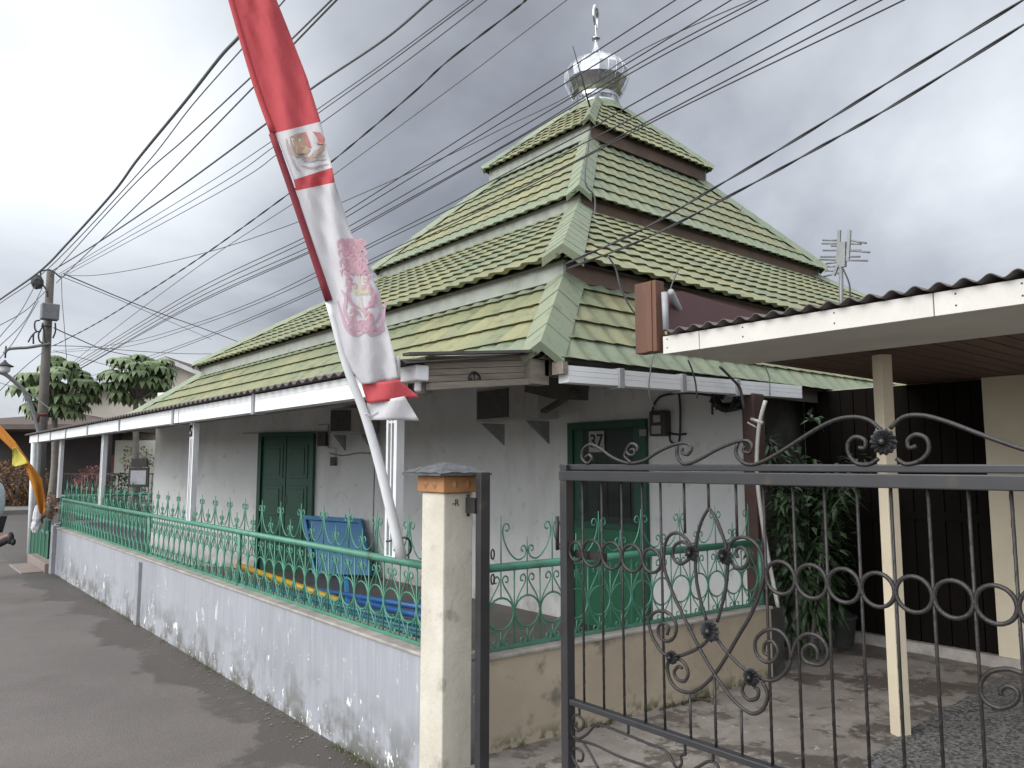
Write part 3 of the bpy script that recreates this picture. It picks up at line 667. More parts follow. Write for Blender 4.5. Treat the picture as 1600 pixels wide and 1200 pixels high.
cable('hanging_cable', [on(x, y, 'Y', 3.03) for x, y in ((1075,562),(1082,580),(1087,600),(1089,622))], .006, M['black'], 'thin black cable dropping over the middle of the right gutter')
cable('hanging_cable', [on(x, y, 'Y', 3.03) for x, y in ((1024,545),(1018,570),(1014,600),(1016,625),(1026,640))], .004, M['cable_grey'], 'thin grey wire hanging below the brown end board')
cable('hanging_cable', [on(x, y, 'Y', 3.03) for x, y in ((1195,572),(1202,590),(1203,618))], .004, M['cable_grey'], 'short wire hanging over the right end of the gutter')
cable('hanging_cable', [on(x, y, 'X', 3.38) for x, y in ((924,214),(921,240),(916,280),(908,318),(899,330))], .006, M['cable_grey'], 'wire running down the corner of the upper roof tiers') if False else None
cable('hanging_cable', [on(x, y, 'Y', 5.1) for x, y in ((922,205),(918,240),(914,270),(916,290),(928,305),(930,325),(926,345))], .008, M['cable_grey'], 'loose wire running down the hip of the upper roof tiers')
cable('hanging_cable', [on(x, y, 'Y', 3.3) for x, y in ((950,400),(962,420),(970,450),(985,480),(1002,500))], .006, M['cable_grey'], 'loose wire hanging from the brown fascia behind the end board')

# ------------------------------------------------------------------ low walls
lw = thing('low_wall', 'long blue grey street wall with peeling paint under the green railing', 'wall', (2.17, 8, 0))
mb = MB()
def wallface(u, v): return Vector((2.10, 2.98 + u*9.95, .02 + v*.66))
mb.box(2.10, 2.25, 2.98, 12.93, .0, .675); mb.build('wall_body', M['wall_blue'], lw)
mb = MB(); mb.box(2.088, 2.262, 2.985, 12.95, .676, .694); mb.build('coping', M['cap_concrete'], lw, bevel=.006)
mb = MB(); yb = on(216,930,'X',2.09).y; mb.box(2.07, 2.099, yb-.05, yb+.05, .02, .64); mb.box(2.05, 2.13, 12.80, 12.97, .0, .72); mb.build('pilaster', M['bracket'], lw)
bw = thing('low_wall', 'stained beige boundary wall between the yard and the porch', 'wall', (3.4, 2.95, 0))
w0, w1 = Vector((2.262, 2.95, 0)), Vector((4.50, 2.815, 0)); wt = (w1-w0).normalized(); wn = Vector((-wt.y, wt.x, 0))
mb = MB(); mb.obox((w0+w1)/2 + wn*.07 + Vector((0,0,.34)), wt, wn, Vector((0,0,1)), (w1-w0).length/2, .07, .335); mb.build('wall_body', M['wall_beige'], bw)
mb = MB(); mb.obox((w0+w1)/2 + wn*.07 + Vector((0,0,.684)), wt, wn, Vector((0,0,1)), (w1-w0).length/2+.01, .082, .009); mb.build('coping', M['cap_concrete'], bw, bevel=.005)
mb = MB(); mb.obox(w1 + wt*.075 + wn*.07 + Vector((0,0,.335)), wt, wn, Vector((0,0,1)), .07, .06, .335); mb.build('end_pier', M['mould'], bw)

# ------------------------------------------------------------------ green wrought iron fences
def fence(e, A, d, n, phase, zoff=0, fence_r=.0052):
    """A start (xy), d unit direction, n ovals of .164 m; parts: rail, lower bar, scroll panels, crest"""
    A = Vector((A[0], A[1], zoff)); d = Vector((d[0], d[1], 0)).normalized(); U = .164; L = n*U
    P = lambda s, z: A + d*s + Vector((0,0,z))
    z0, z1, zc_, rz, rx = .705, 1.075, .866, .077, .0785
    r = fence_r
    scroll = [(.081,.866),(.066,.925),(.038,.972),(.014,1.008),(.010,1.032),(.024,1.048),(.042,1.038),(.040,1.018),(.027,1.018)]
    swag = [(.027,1.272),(.040,1.268),(.051,1.284),(.040,1.304),(.020,1.300),(.010,1.270),(.018,1.225),(.042,1.175),(.078,1.135),(.112,1.122),(.146,1.136),(.156,1.168),(.146,1.190),(.128,1.186),(.126,1.168),(.138,1.163)]
    bay = 12
    for b0 in range(0, n, bay):
        mp_ = MB(); mc = MB()
        for i in range(b0, min(n, b0+bay)):
            c = (i+.5)*U
            mp_.tube([P(c + rx*math.cos(a), zc_ + rz*math.sin(a)) for a in [2*PI*k/18 for k in range(18)]], r, 4, True)
            mp_.tube([P(c-U/2, z0), P(c-U/2, z1)], r*.95, 4)
            mp_.tube([P(c, zc_+rz), P(c, z1)], r*.8, 4); mp_.tube([P(c, z0), P(c, zc_-rz)], r*.8, 4)
            for sg in (-1, 1):
                for fl in (1, -1):
                    pts = [(c + sg*s, zc_ + fl*(z-zc_)*(1 if fl > 0 else .86)) for s, z in scroll]
                    mp_.tube([P(*q) for q in smooth_path([Vector((s, z, 0)) for s, z in pts], 2) for q in [(q.x, q.y)]], r*.85, 4)
            if (i + phase) % 2 == 0:
                mc.tube([P(c, z1), P(c, 1.345)], [r, r*.6], 4)
                for sg in (-1, 1):
                    if 0 <= c + sg*.155 <= L: mc.tube([P(c + sg*q.x, q.y) for q in smooth_path([Vector((s, z, 0)) for s, z in swag], 2)], r*.85, 4)
            else: mc.tube([P(c, z1), P(c, 1.235)], [r, r*.6], 4)
        mp_.build('scroll_panel', M['fence_green'], e); mc.build('crest', M['fence_green'], e)
    mb = MB(); mb.tube([P(-.02, 1.092), P(L+.02, 1.092)], .021, 10); mb.build('rail', M['fence_green'], e)
    mb = MB(); mb.beam(P(-.02, z0), P(L+.02, z0), .012, .016); mb.build('lower_bar', M['fence_green'], e)
    return P
fs_ = thing('iron_fence', 'long green wrought iron railing on the street wall', 'fence', (2.17, 8, .69))
ytall = on(639,832,'X',2.17).y      # a tall spike of the photo
n_s = 59; ystart = ytall - 1.5*.164
P = fence(fs_, (2.17, ystart), (0,1), n_s, 1)
for yy in (ystart-.03, ystart+n_s*.164+.03, yx(234, 790), yx(378,800)+.03):
    mb = MB(); mb.tube([(2.175,yy,.69),(2.175,yy,1.09)], .017, 8); mb.build('fence_post', M['fence_green'], fs_)
fr_ = thing('iron_fence', 'short green wrought iron railing on the beige boundary wall', 'fence', (3.4, 2.95, .69))
q0 = w0 + wn*.07 + wt*.08; fence(fr_, (q0.x, q0.y), (wt.x, wt.y), 13, 0)
mb = MB(); q = q0 + wt*(13*.164+.03); mb.tube([(q.x,q.y,.69),(q.x,q.y,1.09)], .017, 8); mb.build('fence_post', M['fence_green'], fr_)
ff_ = thing('iron_fence', 'far green wrought iron railing across the end of the porch', 'fence', (3.3, 13.3, .69))
mb = MB(); fence(ff_, (2.35, 14.2), (1,-.0), 20, 0)
mb = MB(); mb.box(2.3, 5.7, 14.15, 14.28, .0, .66); tag(mb.build('low_wall', M['wall_blue']), 'low wall carrying the far railing at the porch end', 'wall')

# sheet gate leaf beside the steps at the far end
gl = thing('gate_leaf', 'green sheet metal gate leaf standing by the entrance step', 'gate', (2.12, 14, .1))
a = on(52,820,'X',2.15); b_ = on(77,862,'X',2.15)
mb = MB(); mb.box(2.13, 2.16, b_.y, a.y, .12, a.z); mb.box(2.128, 2.165, b_.y+.1, b_.y+.55, a.z+.003, a.z+.16); mb.build('sheet', M['door_green'], gl)
mb = MB()
for k in range(6): mb.box(2.12, 2.129, b_.y+(a.y-b_.y)*k/5-.02, b_.y+(a.y-b_.y)*k/5+.02, .12, a.z+.01)
mb.box(2.12,2.129,b_.y,a.y,a.z-.05,a.z-.0); mb.build('frame', M['fence_green'], gl)
mb = MB(); mb.box(1.72, 1.998, 13.05, 14.3, .0, .06); mb.box(2.0, 2.19, 12.99, 14.6, .0, .17); tag(mb.build('entrance_step', M['step'], bevel=.01), 'pinkish tiled step at the far end of the street wall', 'step')
p = on(58,805,'X',2.0); mb = MB(); mb.ball(p, .06, .07, .16, 10, jit=.12); mb.ball(p+Vector((0,.02,-.16)), .07, .08, .12, 10, jit=.12)
tag(mb.build('plastic_sack', M['cloth_white']), 'white plastic sack hanging beside the green gate leaf', 'sack')

# ------------------------------------------------------------------ gate pillar and jamb
gp = thing('gate_pillar', 'square cream gate pillar with terracotta band and slate cap', 'pillar', (2.08, 2.98, 0))
mb = MB(); mb.box(2.0, 2.165, 2.893, 3.075, .0, 1.470); mb.build('shaft', M['pillar'], gp, bevel=.008)
mb = MB(); mb.box(1.984, 2.182, 2.873, 3.092, 1.471, 1.548); band = mb.build('band', M['terracotta'], gp, bevel=.006)
mb = MB()
for yy in (2.945, 3.02):
    mb.add([(1.983,yy-.022,1.51),(1.983,yy,1.535),(1.983,yy+.022,1.51),(1.983,yy,1.485),(1.972,yy,1.51)], [(0,1,4),(1,2,4),(2,3,4),(3,0,4)])
for xx in (2.045, 2.12):
    mb.add([(xx-.022,2.872,1.51),(xx,2.872,1.535),(xx+.022,2.872,1.51),(xx,2.872,1.485),(xx,2.861,1.51)], [(0,1,4),(1,2,4),(2,3,4),(3,0,4)])
mb.build('diamond_stud', M['terracotta'], band)
mb = MB(); x0, x1, ya, yb = 1.925, 2.225, 2.815, 3.15; nn = 9; cxp, cyp = (x0+x1)/2, (ya+yb)/2
def capz(u, v):
    x = x0+(x1-x0)*u; y = ya+(yb-ya)*v; k = max(abs(u-.5), abs(v-.5))*2
    return Vector((x+random.uniform(-.004,.004), y+random.uniform(-.004,.004), 1.562 + .052*(1-k)**.8 + random.uniform(-.003,.004)))
mb.grid(capz, nn, nn, smooth=False); mb.box(x0+.006, x1-.006, ya+.006, yb-.006, 1.5495, 1.561)
mb.build('cap', M['slate'], gp)
pr2 = on(712,786,'Y',2.8915)
text('-R', .042, (pr2.x, 2.8915, pr2.z), (1,0,0), (0,0,1), M['mould'], 'scratched_mark', gp, .0008)
gj = thing('gate_jamb', 'dark steel gate jamb hinged to the cream pillar', 'gate post', (2.19, 2.77, .25))
j0 = on(743,760,'Y',2.80); j1 = on(766,760,'Y',2.76)
mb = MB(); mb.box(j0.x, j1.x, 2.76, 2.80, .24, on(755,738,'Y',2.77).z); mb.build('post', M['iron_flat'], gj, bevel=.003)
mb = MB(); zz = on(748,790,'Y',2.8).z; mb.box(j0.x-.012, j0.x+.01, 2.79, 2.86, zz-.035, zz+.035); mb.tube([(j0.x-.004,2.85,zz-.05),(j0.x-.004,2.85,zz+.05)], .008, 8); mb.build('hinge', M['iron'], gj)
mb = MB()
for py in (866, 905):
    c0 = on(767,py,'Y',2.765); mb.tube([c0 + Vector((.004+.010*math.cos(a), -.008, .022*math.sin(a))) for a in [2*PI*k/12 for k in range(12)]], .004, 5, True)
mb.build('hasp_ring', M['iron'], gj)

# ------------------------------------------------------------------ ornamental iron gate (plane X = 2)
GX = 2.0
ig = thing('iron_gate', 'black wrought iron driveway gate with scrolls and flower rosettes', 'gate', (2.0, .5, .2))
G7 = lambda x, y: on(860+.48335*x, 620+.48335*y, 'X', GX)      # zoom coordinates of the two study crops
G10 = lambda x, y: on(960+x/3, 740+y/3, 'X', GX)
G9 = lambda x, y: on(860+.275*x, 1040+.275*y, 'X', GX)
mb = MB(); YE = -1.9
mb.box(1.98, 2.02, 2.072, 2.107, .10, 1.60); mb.box(1.98, 2.02, YE-.035, YE, .10, 1.60)
mb.box(1.978, 2.022, YE, 2.109, 1.540, 1.576); mb.box(2.000, 2.045, YE, 2.109, 1.579, 1.600)
mb.box(1.985, 2.015, YE, 2.072, .738, .758); mb.box(1.985, 2.015, YE, 2.072, .12, .15); mb.build('frame', M['iron_flat'], ig, bevel=.003)
def twisted(mb, a, b, r=.0044):
    mb.tube([Vector(a), Vector(b)], r, 5)
    a = Vector(a); b = Vector(b); L = (b-a).length; t = (b-a)/L; x = t.orthogonal().normalized(); y = t.cross(x); n = max(4, int(L/.012))
    mb.tube([a + t*(L*i/n) + (x*math.cos(i*1.25) + y*math.sin(i*1.25))*r*.55 for i in range(n+1)], r*.62, 4)
bx = [910,940,971,1003,1032,1069,1107,1150,1193,1239,1288,1339,1392,1450,1513,1580]
by = [on(x, 775, 'X', GX).y for x in bx]
while by[-1] > YE+.12: by.append(by[-1]-.097)
ends = {5: G10(330,280).z, 6: G10(443,160).z, 7: G10(572,298).z}
for i, y in enumerate(by):
    mb = MB(); twisted(mb, (GX, y, 1.545), (GX, y, ends.get(i, .745))); mb.build('bar', M['iron'], ig)
for px, py in ((1078,1083),(1116,1053),(1158,1110)):
    p = on(px, py, 'X', GX); mb = MB(); twisted(mb, p, (GX, p.y, .745)); mb.build('bar', M['iron'], ig)
def ring(mb, y, z, ry, r=.0058):
    mb.tube([(GX-.003, y + ry*math.cos(a), z + ry*1.0*math.sin(a)) for a in [2*PI*k/24 for k in range(24)]], r, 6, True)
allb = [2.072] + by
for i in range(5):
    mb = MB(); ring(mb, (allb[i]+allb[i+1])/2, 1.284, abs(allb[i]-allb[i+1])/2*.97 if i else .034); mb.build('ring', M['iron'], ig)
for i in range(8, len(by)-1):
    mb = MB(); ring(mb, (by[i]+by[i+1])/2, 1.281, abs(by[i]-by[i+1])/2*.97); mb.build('ring', M['iron'], ig)
def scroll(fn, pts, r=.0056, k=5, dx=0.0):
    mb = MB(); path = [p + Vector((dx,0,0)) for p in smooth_path([fn(*p) for p in pts], k)]
    mb.tube(path, r, 6)
    L = 0; ac_ = [0]
    for i in range(1, len(path)): L += (path[i]-path[i-1]).length; ac_.append(L)
    n = max(6, int(L/.009)); out = []; j = 0; xx = Vector((1,0,0))
    for i in range(n+1):
        s = L*i/n
        while j < len(ac_)-2 and ac_[j+1] < s: j += 1
        f = (s-ac_[j])/max(1e-6, ac_[j+1]-ac_[j]); p = path[j].lerp(path[j+1], f); t = (path[j+1]-path[j]).normalized(); y = t.cross(xx)
        out.append(p + (xx*math.cos(i*1.3) + y*math.sin(i*1.3))*r*.5)
    mb.tube(out, r*.6, 4); return mb.build('scroll', M['iron'], ig)
for pts in (
  [(443,160),(410,220),(387,300),(379,380),(385,500),(405,600),(432,690)],
  [(443,160),(480,220),(514,310),(530,400),(525,520),(506,610),(482,695)],
  [(375,370),(335,303),(290,278),(252,298),(233,360),(236,450),(270,550),(330,680),(400,820),(470,940),(540,1040),(600,1100),(652,1126),(700,1100),(718,1035),(695,975)],
  [(375,370),(345,405),(308,423),(277,395),(279,345),(312,320),(345,335),(350,365)],
  [(530,385),(545,328),(582,300),(632,306),(680,352),(700,430),(690,530),(640,660),(582,760),(530,850),(470,940),(410,1000),(350,1026),(290,1006),(256,952),(250,890),(275,860)],
  [(530,385),(565,435),(600,443),(628,410),(618,362),(590,345),(570,365),(578,395)],
  [(460,735),(430,788),(380,825),(320,850),(283,858)],
  [(283,858),(325,885),(346,935),(330,972),(296,965),(280,930),(300,905),(318,912)],
  [(283,858),(230,842),(183,775),(161,700),(170,668),(205,645),(252,652),(288,700),(284,760),(248,786),(212,765),(206,722),(232,700),(254,722),(247,755)],
  [(460,735),(495,795),(540,850),(600,910),(655,950)],
  [(655,950),(613,975),(600,1020),(628,1060),(668,1052),(676,1015),(655,1000)],
  [(655,950),(740,970),(800,930),(826,870),(815,790),(772,738),(712,734),(664,776),(664,838),(704,882),(750,872),(766,826),(738,786),(706,798),(702,836),(724,853)],
  [(826,870),(850,795),(892,754),(950,760),(990,800),(1000,850),(974,892),(930,893),(888,872),(885,824),(918,800),(950,826),(952,880)]):
    scroll(G10, pts)
for pts in (
  [(112,196),(126,188),(134,200),(120,215),(103,200),(106,170),(128,155),(160,167),(200,196),(250,214),(300,207),(350,177),(400,155),(440,150),(456,165),(446,186),(426,180),(428,165)],
  [(258,172),(270,170),(272,186),(255,188),(246,172),(262,152),(280,160),(280,178)],
  [(246,172),(240,192),(262,214)],
  [(410,158),(410,190),(430,216),(470,208),(540,170),(600,146),(636,142),(652,158),(644,180),(625,176),(628,160)],
  [(606,150),(600,182),(622,212),(665,217),(740,180),(850,110),(920,75),(980,65),(1030,76),(1070,108)],
  [(1060,200),(1030,218),(990,215),(965,187),(962,150),(985,130),(1016,140),(1016,165),(996,165)],
  [(1118,200),(1150,218),(1195,206),(1222,175),(1216,136),(1182,122),(1155,140),(1160,165),(1182,160)],
  [(1098,102),(1140,66),(1200,60),(1280,80),(1400,125),(1531,170),(1700,216)],
  [(1531,895),(1480,880),(1420,890),(1390,930),(1402,980),(1450,1006),(1500,990),(1511,955),(1482,935),(1457,945),(1456,965)]):
    scroll(G7, pts)
for pts in (
  [(165,225),(165,280)],
  [(125,405),(115,325),(145,280),(183,308),(186,348),(160,370),(140,350),(150,325)],
  [(125,400),(160,415),(210,388),(262,335),(330,352),(440,395),(560,445),(655,485),(720,590)],
  [(128,420),(250,450),(400,520),(600,590),(700,640)],
  [(180,430),(222,492),(275,590)],
  [(165,590),(130,530),(120,485),(155,470),(185,500),(180,540),(155,540)],
  [(443,318),(443,385)],[(765,430),(765,500)],[(925,480),(925,545)],
  [(700,610),(745,560),(742,515),(770,500)],[(800,600),(850,570),(900,545),(945,560),(960,600)]):
    scroll(G9, pts, .0048)
# mirrored crest and ornament on the part of the gate beyond the frame
for pts in ([(0,.75),(-.1,.65),(-.2,.62),(-.3,.66)],): pass
def rosette(p, r, nm='rosette'):
    mb = MB(); n = 14; c0 = Vector(p) + Vector((-.012,0,0)); vs = []; fs = []
    rings = ((.18,-.016),(.45,-.012),(.78,-.016),(1.0,-.004),(.9,.006))
    m = n*2
    for (q, dx) in rings:
        for k in range(m):
            a = 2*PI*k/m + q*.5; w = (1 if k % 2 == 0 else .86); dd = dx*(1 if k % 2 == 0 else .45)
            vs.append(c0 + Vector((dd, math.cos(a)*r*q*w, math.sin(a)*r*q*w)))
    for i in range(len(rings)-1):
        for k in range(m): fs.append((i*m+k, i*m+(k+1) % m, (i+1)*m+(k+1) % m, (i+1)*m+k))
    fs.append(tuple(range(m))); mb.add(vs, fs, 0, False)
    mb.ball(c0 + Vector((-.012,0,0)), .010, r*.24, r*.24, 10); mb.build(nm, M['iron_flat'], ig)
for (x, y, r) in ((375,370,.026),(530,385,.026),(460,735,.034),(283,858,.022),(655,950,.026)): rosette(G10(x, y), r)
rosette(G7(1085,146), .036)
mb = MB(); yh = 2.128; za, zb = on(876,812,'X',GX).z, on(876,855,'X',GX).z
mb.tube([(GX, 2.105, za-.01),(GX, yh+.012, za-.01)], .005, 6); mb.tube([(GX, 2.105, zb+.01),(GX, yh+.012, zb+.01)], .005, 6); mb.tube([(GX, yh+.014, za+.012),(GX, yh+.014, zb-.012)], .007, 8); mb.build('handle', M['iron'], ig)
mb = MB(); mb.box(2.02,2.035,1.92,2.07,1.255,1.285); mb.build('latch', M['iron'], ig)

# ------------------------------------------------------------------ neighbour's carport and house
cp = thing('carport', 'white fronted carport with corrugated roof and brown plank ceiling', 'carport', (4, 1.8, .25))
bnd = [2.53, 2.30, 1.20, .30, -.9, -2.6]
for i in (4, 3, 2, 0, 1):
    mb = MB(); mb.box(3.12, 3.14, bnd[i+1]+.002, bnd[i]-.002, 2.170, 2.262); fb = mb.build('fascia_board', M['board_white'], cp, bevel=.002)
mb = MB()
for y in (2.5, 2.05, 1.6, 1.12, .9, .62):
    mb.tube([(3.1185,y,2.2),(3.121,y,2.2)], .004, 6); mb.tube([(3.1185,y,2.245),(3.121,y,2.245)], .004, 6)
mb.build('nail_heads', M['meter'], fb)
mb = MB(); mb.box(3.141, 3.86, -2.6, 2.515, 2.176, 2.186); mb.build('soffit', M['soffit'], cp)
mb = MB(); y = 2.52; k = 0
while y > -2.6: mb.box(3.862, 6.6, y-.10, y-.006, 2.20+.001*(k % 2), 2.212); y -= .106; k += 1
mb.box(3.862, 6.6, -2.6, 2.52, 2.214, 2.22); mb.build('ceiling', M['ceiling'], cp)
mb = MB()
def cr_(u, v):
    y = 2.50 - u*5.2; x = 3.085 + v*3.5; return Vector((x, y, 2.281 + (x-3.085)*.03 + .0115*math.sin(2*PI*y/.088)))
mb.grid(cr_, 720, 2); mb.build('corrugated_roof', M['rust_sheet'], cp, solid=.004)
mb = MB(); mb.obox(Vector((4.06, 1.833, 1.21)), Vector((.9,-.43,0)).normalized(), Vector((.43,.9,0)).normalized(), Vector((0,0,1)), .034, .034, .965); mb.build('column', M['cream'], cp, bevel=.003)
mb = MB(); zt = on(1015,440,'X',3.1).z; mb.box(3.09, 3.16, 2.545, 2.69, 2.185, zt); mb.box(3.083,3.0895,2.57,2.61,2.187,zt-.002); mb.build('end_board', M['plank'], cp, bevel=.003)
q = [on(x, y, 'Y', 2.60) for x, y in ((1050,452),(1062,452),(1190,489),(1190,520),(1050,520))]
mb = MB(); mb.prism([on(x, y, 'Y', 2.60) for x, y in ((1046,456),(1066,455),(1110,468),(1192,492),(1215,512),(1190,525),(1046,548))], (0,.015,0)); mb.build('side_flashing', M['maroon'], cp)
def tubeq(x0_, y0_, x1_, y1_, X, r): return [on(x0_, y0_, 'X', X), on(x1_, y1_, 'X', X)]
mb = MB(); mb.tube(tubeq(1038,457,1041,515,3.12,.016), .017, 10); mb.tube([on(1048,456,'X',3.17), on(1074,511,'X',3.6)], .018, 10); mb.build('tube_stub', M['grey_sheet'], cp)
# house behind
hs = thing('neighbour_house', 'cream neighbour house with a dark slatted wooden front', 'house', (6, 0, .25))
ye = on(1553,900,'X',5.88).y
mb = MB(); mb.box(5.88, 6.05, -6, ye, .2, 2.198); mb.box(5.95, 6.6, 1.85, 3.35, .2, 2.198); mb.build('wall', M['cream'], hs)
mb = MB(); y = 1.86; k = 0
while y < 3.32: mb.box(5.905+.004*(k % 2), 5.945, y, y+.098, .33, 2.19); y += .105; k += 1
mb.box(5.90,5.904,1.87,3.3,1.2,1.26); mb.build('slatted_front', M['darkwood'], hs)
mb = MB(); mb.box(5.86, 5.948, 1.85, 3.3, .25, .325); mb.build('sill', M['cap_concrete'], hs)
mb = MB(); mb.box(5.5, 12, 2.75, 3.1, .0, 2.1) if False else None
# things around the gap
wp = MB(); a = on(1184,860,'X',4.80); wp.obox(Vector((4.80, a.y, 1.1)), Vector((1,0,0)), Vector((0,1,0)), Vector((0,0,1)), .07, .05, 1.0); wp.box(4.75,4.80,a.y-.075,a.y-.055,.1,1.25)
tag(wp.build('wooden_post', M['redwood'], bevel=.01), 'dark reddish wooden post at the right corner of the white wall', 'post')
mb = MB(); mb.tube(smooth_path([on(x, y, 'X', 4.62) for x, y in ((1196,626),(1187,660),(1183,700),(1183,745),(1189,800),(1200,870),(1208,910),(1216,950))]), .014, 8)
mb.tube([on(1168,660,'X',4.63), on(1182,668,'X',4.63)], .006, 5); mb.tube([on(1174,655,'X',4.63), on(1192,661,'X',4.61)], .012, 6)
tag(mb.build('water_pipe', M['pvc']), 'bent white plastic pipe standing beside the wooden post', 'pipe')
def leaf(mb, base, d, up, L, wd, mi=0, droop=.3):
    d = Vector(d).normalized(); s = d.cross(Vector(up)); s = s.normalized() if s.length > 1e-4 else Vector((1,0,0)); nn = s.cross(d)
    p0 = base; p1 = base + d*L*.45 + nn*L*.06; p2 = base + d*L - Vector((0,0,1))*L*droop
    mb.add([p0, p1 + s*wd/2 - nn*wd*.12, p1, p1 - s*wd/2 - nn*wd*.12, p2], [(0,1,2),(0,2,3),(1,4,2),(2,4,3)], mi, False)
def rnd(a=1): return Vector((random.gauss(0,1), random.gauss(0,1), random.gauss(0,1))).normalized()*a
sh = thing('potted_shrub', 'leafy dark green shrub in the gap beside the beige wall', 'shrub', (5.15, 2.98, .25))
sc = Vector((5.2, 2.98, 1.0)); mb = MB()
stems = MB()
for k in range(10):
    top = sc + Vector((random.uniform(-.35,.4), random.uniform(-.3,.22), random.uniform(.1,.85)))
    path = smooth_path([Vector((5.2+random.uniform(-.06,.06), 2.98+random.uniform(-.06,.06), .25)), sc + (top-sc)*.45 + rnd(.06), top], 6)
    stems.tube(path, [.010-.006*i/(len(path)-1) for i in range(len(path))], 5)
    for i in range(3, len(path)):
        for j in range(9):
            d = rnd(); d.z = d.z*.5 - .1; leaf(mb, path[i] + rnd(.05), d, (0,0,1), random.uniform(.09,.16), random.uniform(.025,.042), 0, .35)
for k in range(650):
    u = rnd(); q = sc + Vector((u.x*.46, u.y*.30, u.z*.72))*random.uniform(.55,1.0); d = (u + rnd(.7)); d.z -= .25
    leaf(mb, q, d, (0,0,1), random.uniform(.07,.14), random.uniform(.035,.055), 0, .25)
for k in range(12): leaf(mb, on(1268,657,'X',5.1) + rnd(.02), Vector((random.uniform(-1,1), random.uniform(-1,1), random.uniform(-.2,.3))), (0,0,1), .15, .03)
mb.build('foliage', M['leaf_shrub'], sh); stems.build('stems', M['bark'], sh)
mb = MB(); c0 = on(1312,1008,'Z',.25); mb.lathe([(.09,.0),(.10,.02),(.125,.20),(.135,.205),(.135,.225),(.115,.225),(.11,.19),(.0,.19)], c0, 16)
tag(mb.build('plant_pot', M['rust_pot']), 'dark round plant pot on the ground below the shrub', 'pot')

# television antenna
an = thing('television_antenna', 'grey rooftop television antenna on a thin pole above the carport', 'antenna', on(1313,480,'X',5.2))
XA = 5.2; s_ = lambda x, y: on(1260+x*.13333, 340+y*.13333, 'X', XA)
base = s_(395,1000); mb = MB(); mb.tube([base - Vector((0,0,.25)), s_(405,560)], .016, 8); mb.build('mast', M['galv'], an)
mb = MB()
for (a, b_) in (((385,150),(370,520)),((505,150),(485,510))): mb.beam(s_(*a), s_(*b_), .016, .022)
mb.beam(s_(430,290), s_(425,580), .03, .045); mb.beam(s_(320,680), s_(420,420), .02, .02); mb.build('boom', M['galv'], an)
mb = MB()
for i, (a, b_) in enumerate((((190,265),(360,268)),((180,305),(380,305)),((290,333),(360,333)),((195,385),(640,385)),((165,460),(630,458)),((155,492),(720,506)),((230,540),(380,520)),((245,577),(340,572)),((230,622),(330,626)),((200,690),(380,650)),((505,265),(705,300)),((505,305),(645,310)),((505,385),(745,408)))):
    mb.tube([s_(*a), s_(*b_)], .007, 5)
mb.build('elements', M['galv'], an)
mb = MB(); mb.tube(smooth_path([s_(430,600), s_(500,770), s_(510,900), s_(515,1010)]), .006, 5); mb.build('lead', M['black'], an)

# ------------------------------------------------------------------ banner on its leaning pole
bn = thing('banner', 'tall red and white feather banner on a pole leaning from the fence', 'banner', on(630,868,'X',2.1))
def bd(y): return 3.80 - .16*(868-y)/868.0
def Q(x, y, k=0.0): return dep(x, y, bd(y) + k)
pole = [(350,-60),(365,0),(402,130),(429,210),(469,322),(516,470),(543,568),(573,648),(600,742),(631,872)]
pp = smooth_path([Q(x-3, y, .012) for x, y in pole], 5); nP = len(pp)
cut = 5*5; mb = MB(); mb.tube(pp[:cut+1], .0075, 8, cap=False); mb.tube(pp[cut:], [.017 + .010*(i/(nP-1-cut)) for i in range(nP-cut)], 12); mb.build('pole', M['white_paint'], bn)
for sl_, mname in (([(346,-60),(361,0),(399,130),(427,208)], 'cloth_red'), ([(427,209),(467,324),(516,470)], 'cloth_maroon')):
    pp = smooth_path([Q(x-(2 if mname == 'cloth_maroon' else 0), y, .004) for x, y in sl_], 5); nP = len(pp)
    mb = MB(); mb.tube(pp, [(.0125 if mname == 'cloth_red' else .016) + .003*(i/(nP-1)) for i in range(nP)], 10); mb.build('sleeve', M[mname], bn)
rows = [((348,-60),(420,-60)),((362,0),(432,0)),((379,60),(456,60)),((403,130),(480,122)),((430,208),(501,190)),((447,250),(512,235)),((459,281),(519,262)),((463,298),(523,285)),((478,350),(533,315)),((492,395),(549,365)),((510,455),(578,425)),((525,510),(594,460)),((538,555),(602,500)),((552,582),(615,548)),((565,601),(623,593))]
cols = [0,0,0,0,1,1,0,1,1,1,1,1,1,1]
def ripple(s, w): return min(1, s*3.5)*(.016*math.sin(s*5 + w*.8) + .028*math.sin(w*.9)*s + .011*math.sin(s*11 + w*1.9) + .005*math.sin(s*23 - w*2.7))
def cpt(i, f, s):            # cloth point on row i (+fraction f), across s
    (a, b_), (c, d) = rows[i], rows[min(i+1, len(rows)-1)]
    l = Vector(a).lerp(Vector(c), f); r = Vector(b_).lerp(Vector(d), f); p = l.lerp(r, s)
    rip = ripple(s, i+f)
    return Q(p.x, p.y, rip)
mb = MB(); nr = len(rows)-1
def cl_(u, v):
    w = v*nr; i = min(int(w + 1e-6), nr-1); return cpt(i, w-i, u)
mb.grid(cl_, 14, nr*6)
for fi in range(len(mb.m)): mb.m[fi] = cols[min(fi//(14*6), nr-1)]
cloth_o = mb.build('cloth', [M['cloth_red'], M['cloth_white']], bn, solid=.0015)
mb = MB()
def quadQ(a, b_, c, d, mi, k):
    def fn(u, v):
        p = Vector(a).lerp(Vector(b_), u).lerp(Vector(d).lerp(Vector(c), u), v); return Q(p.x, p.y, k + .014*math.sin(u*6+v*3) - .02*u)
    mb.grid(fn, 10, 6, mi)
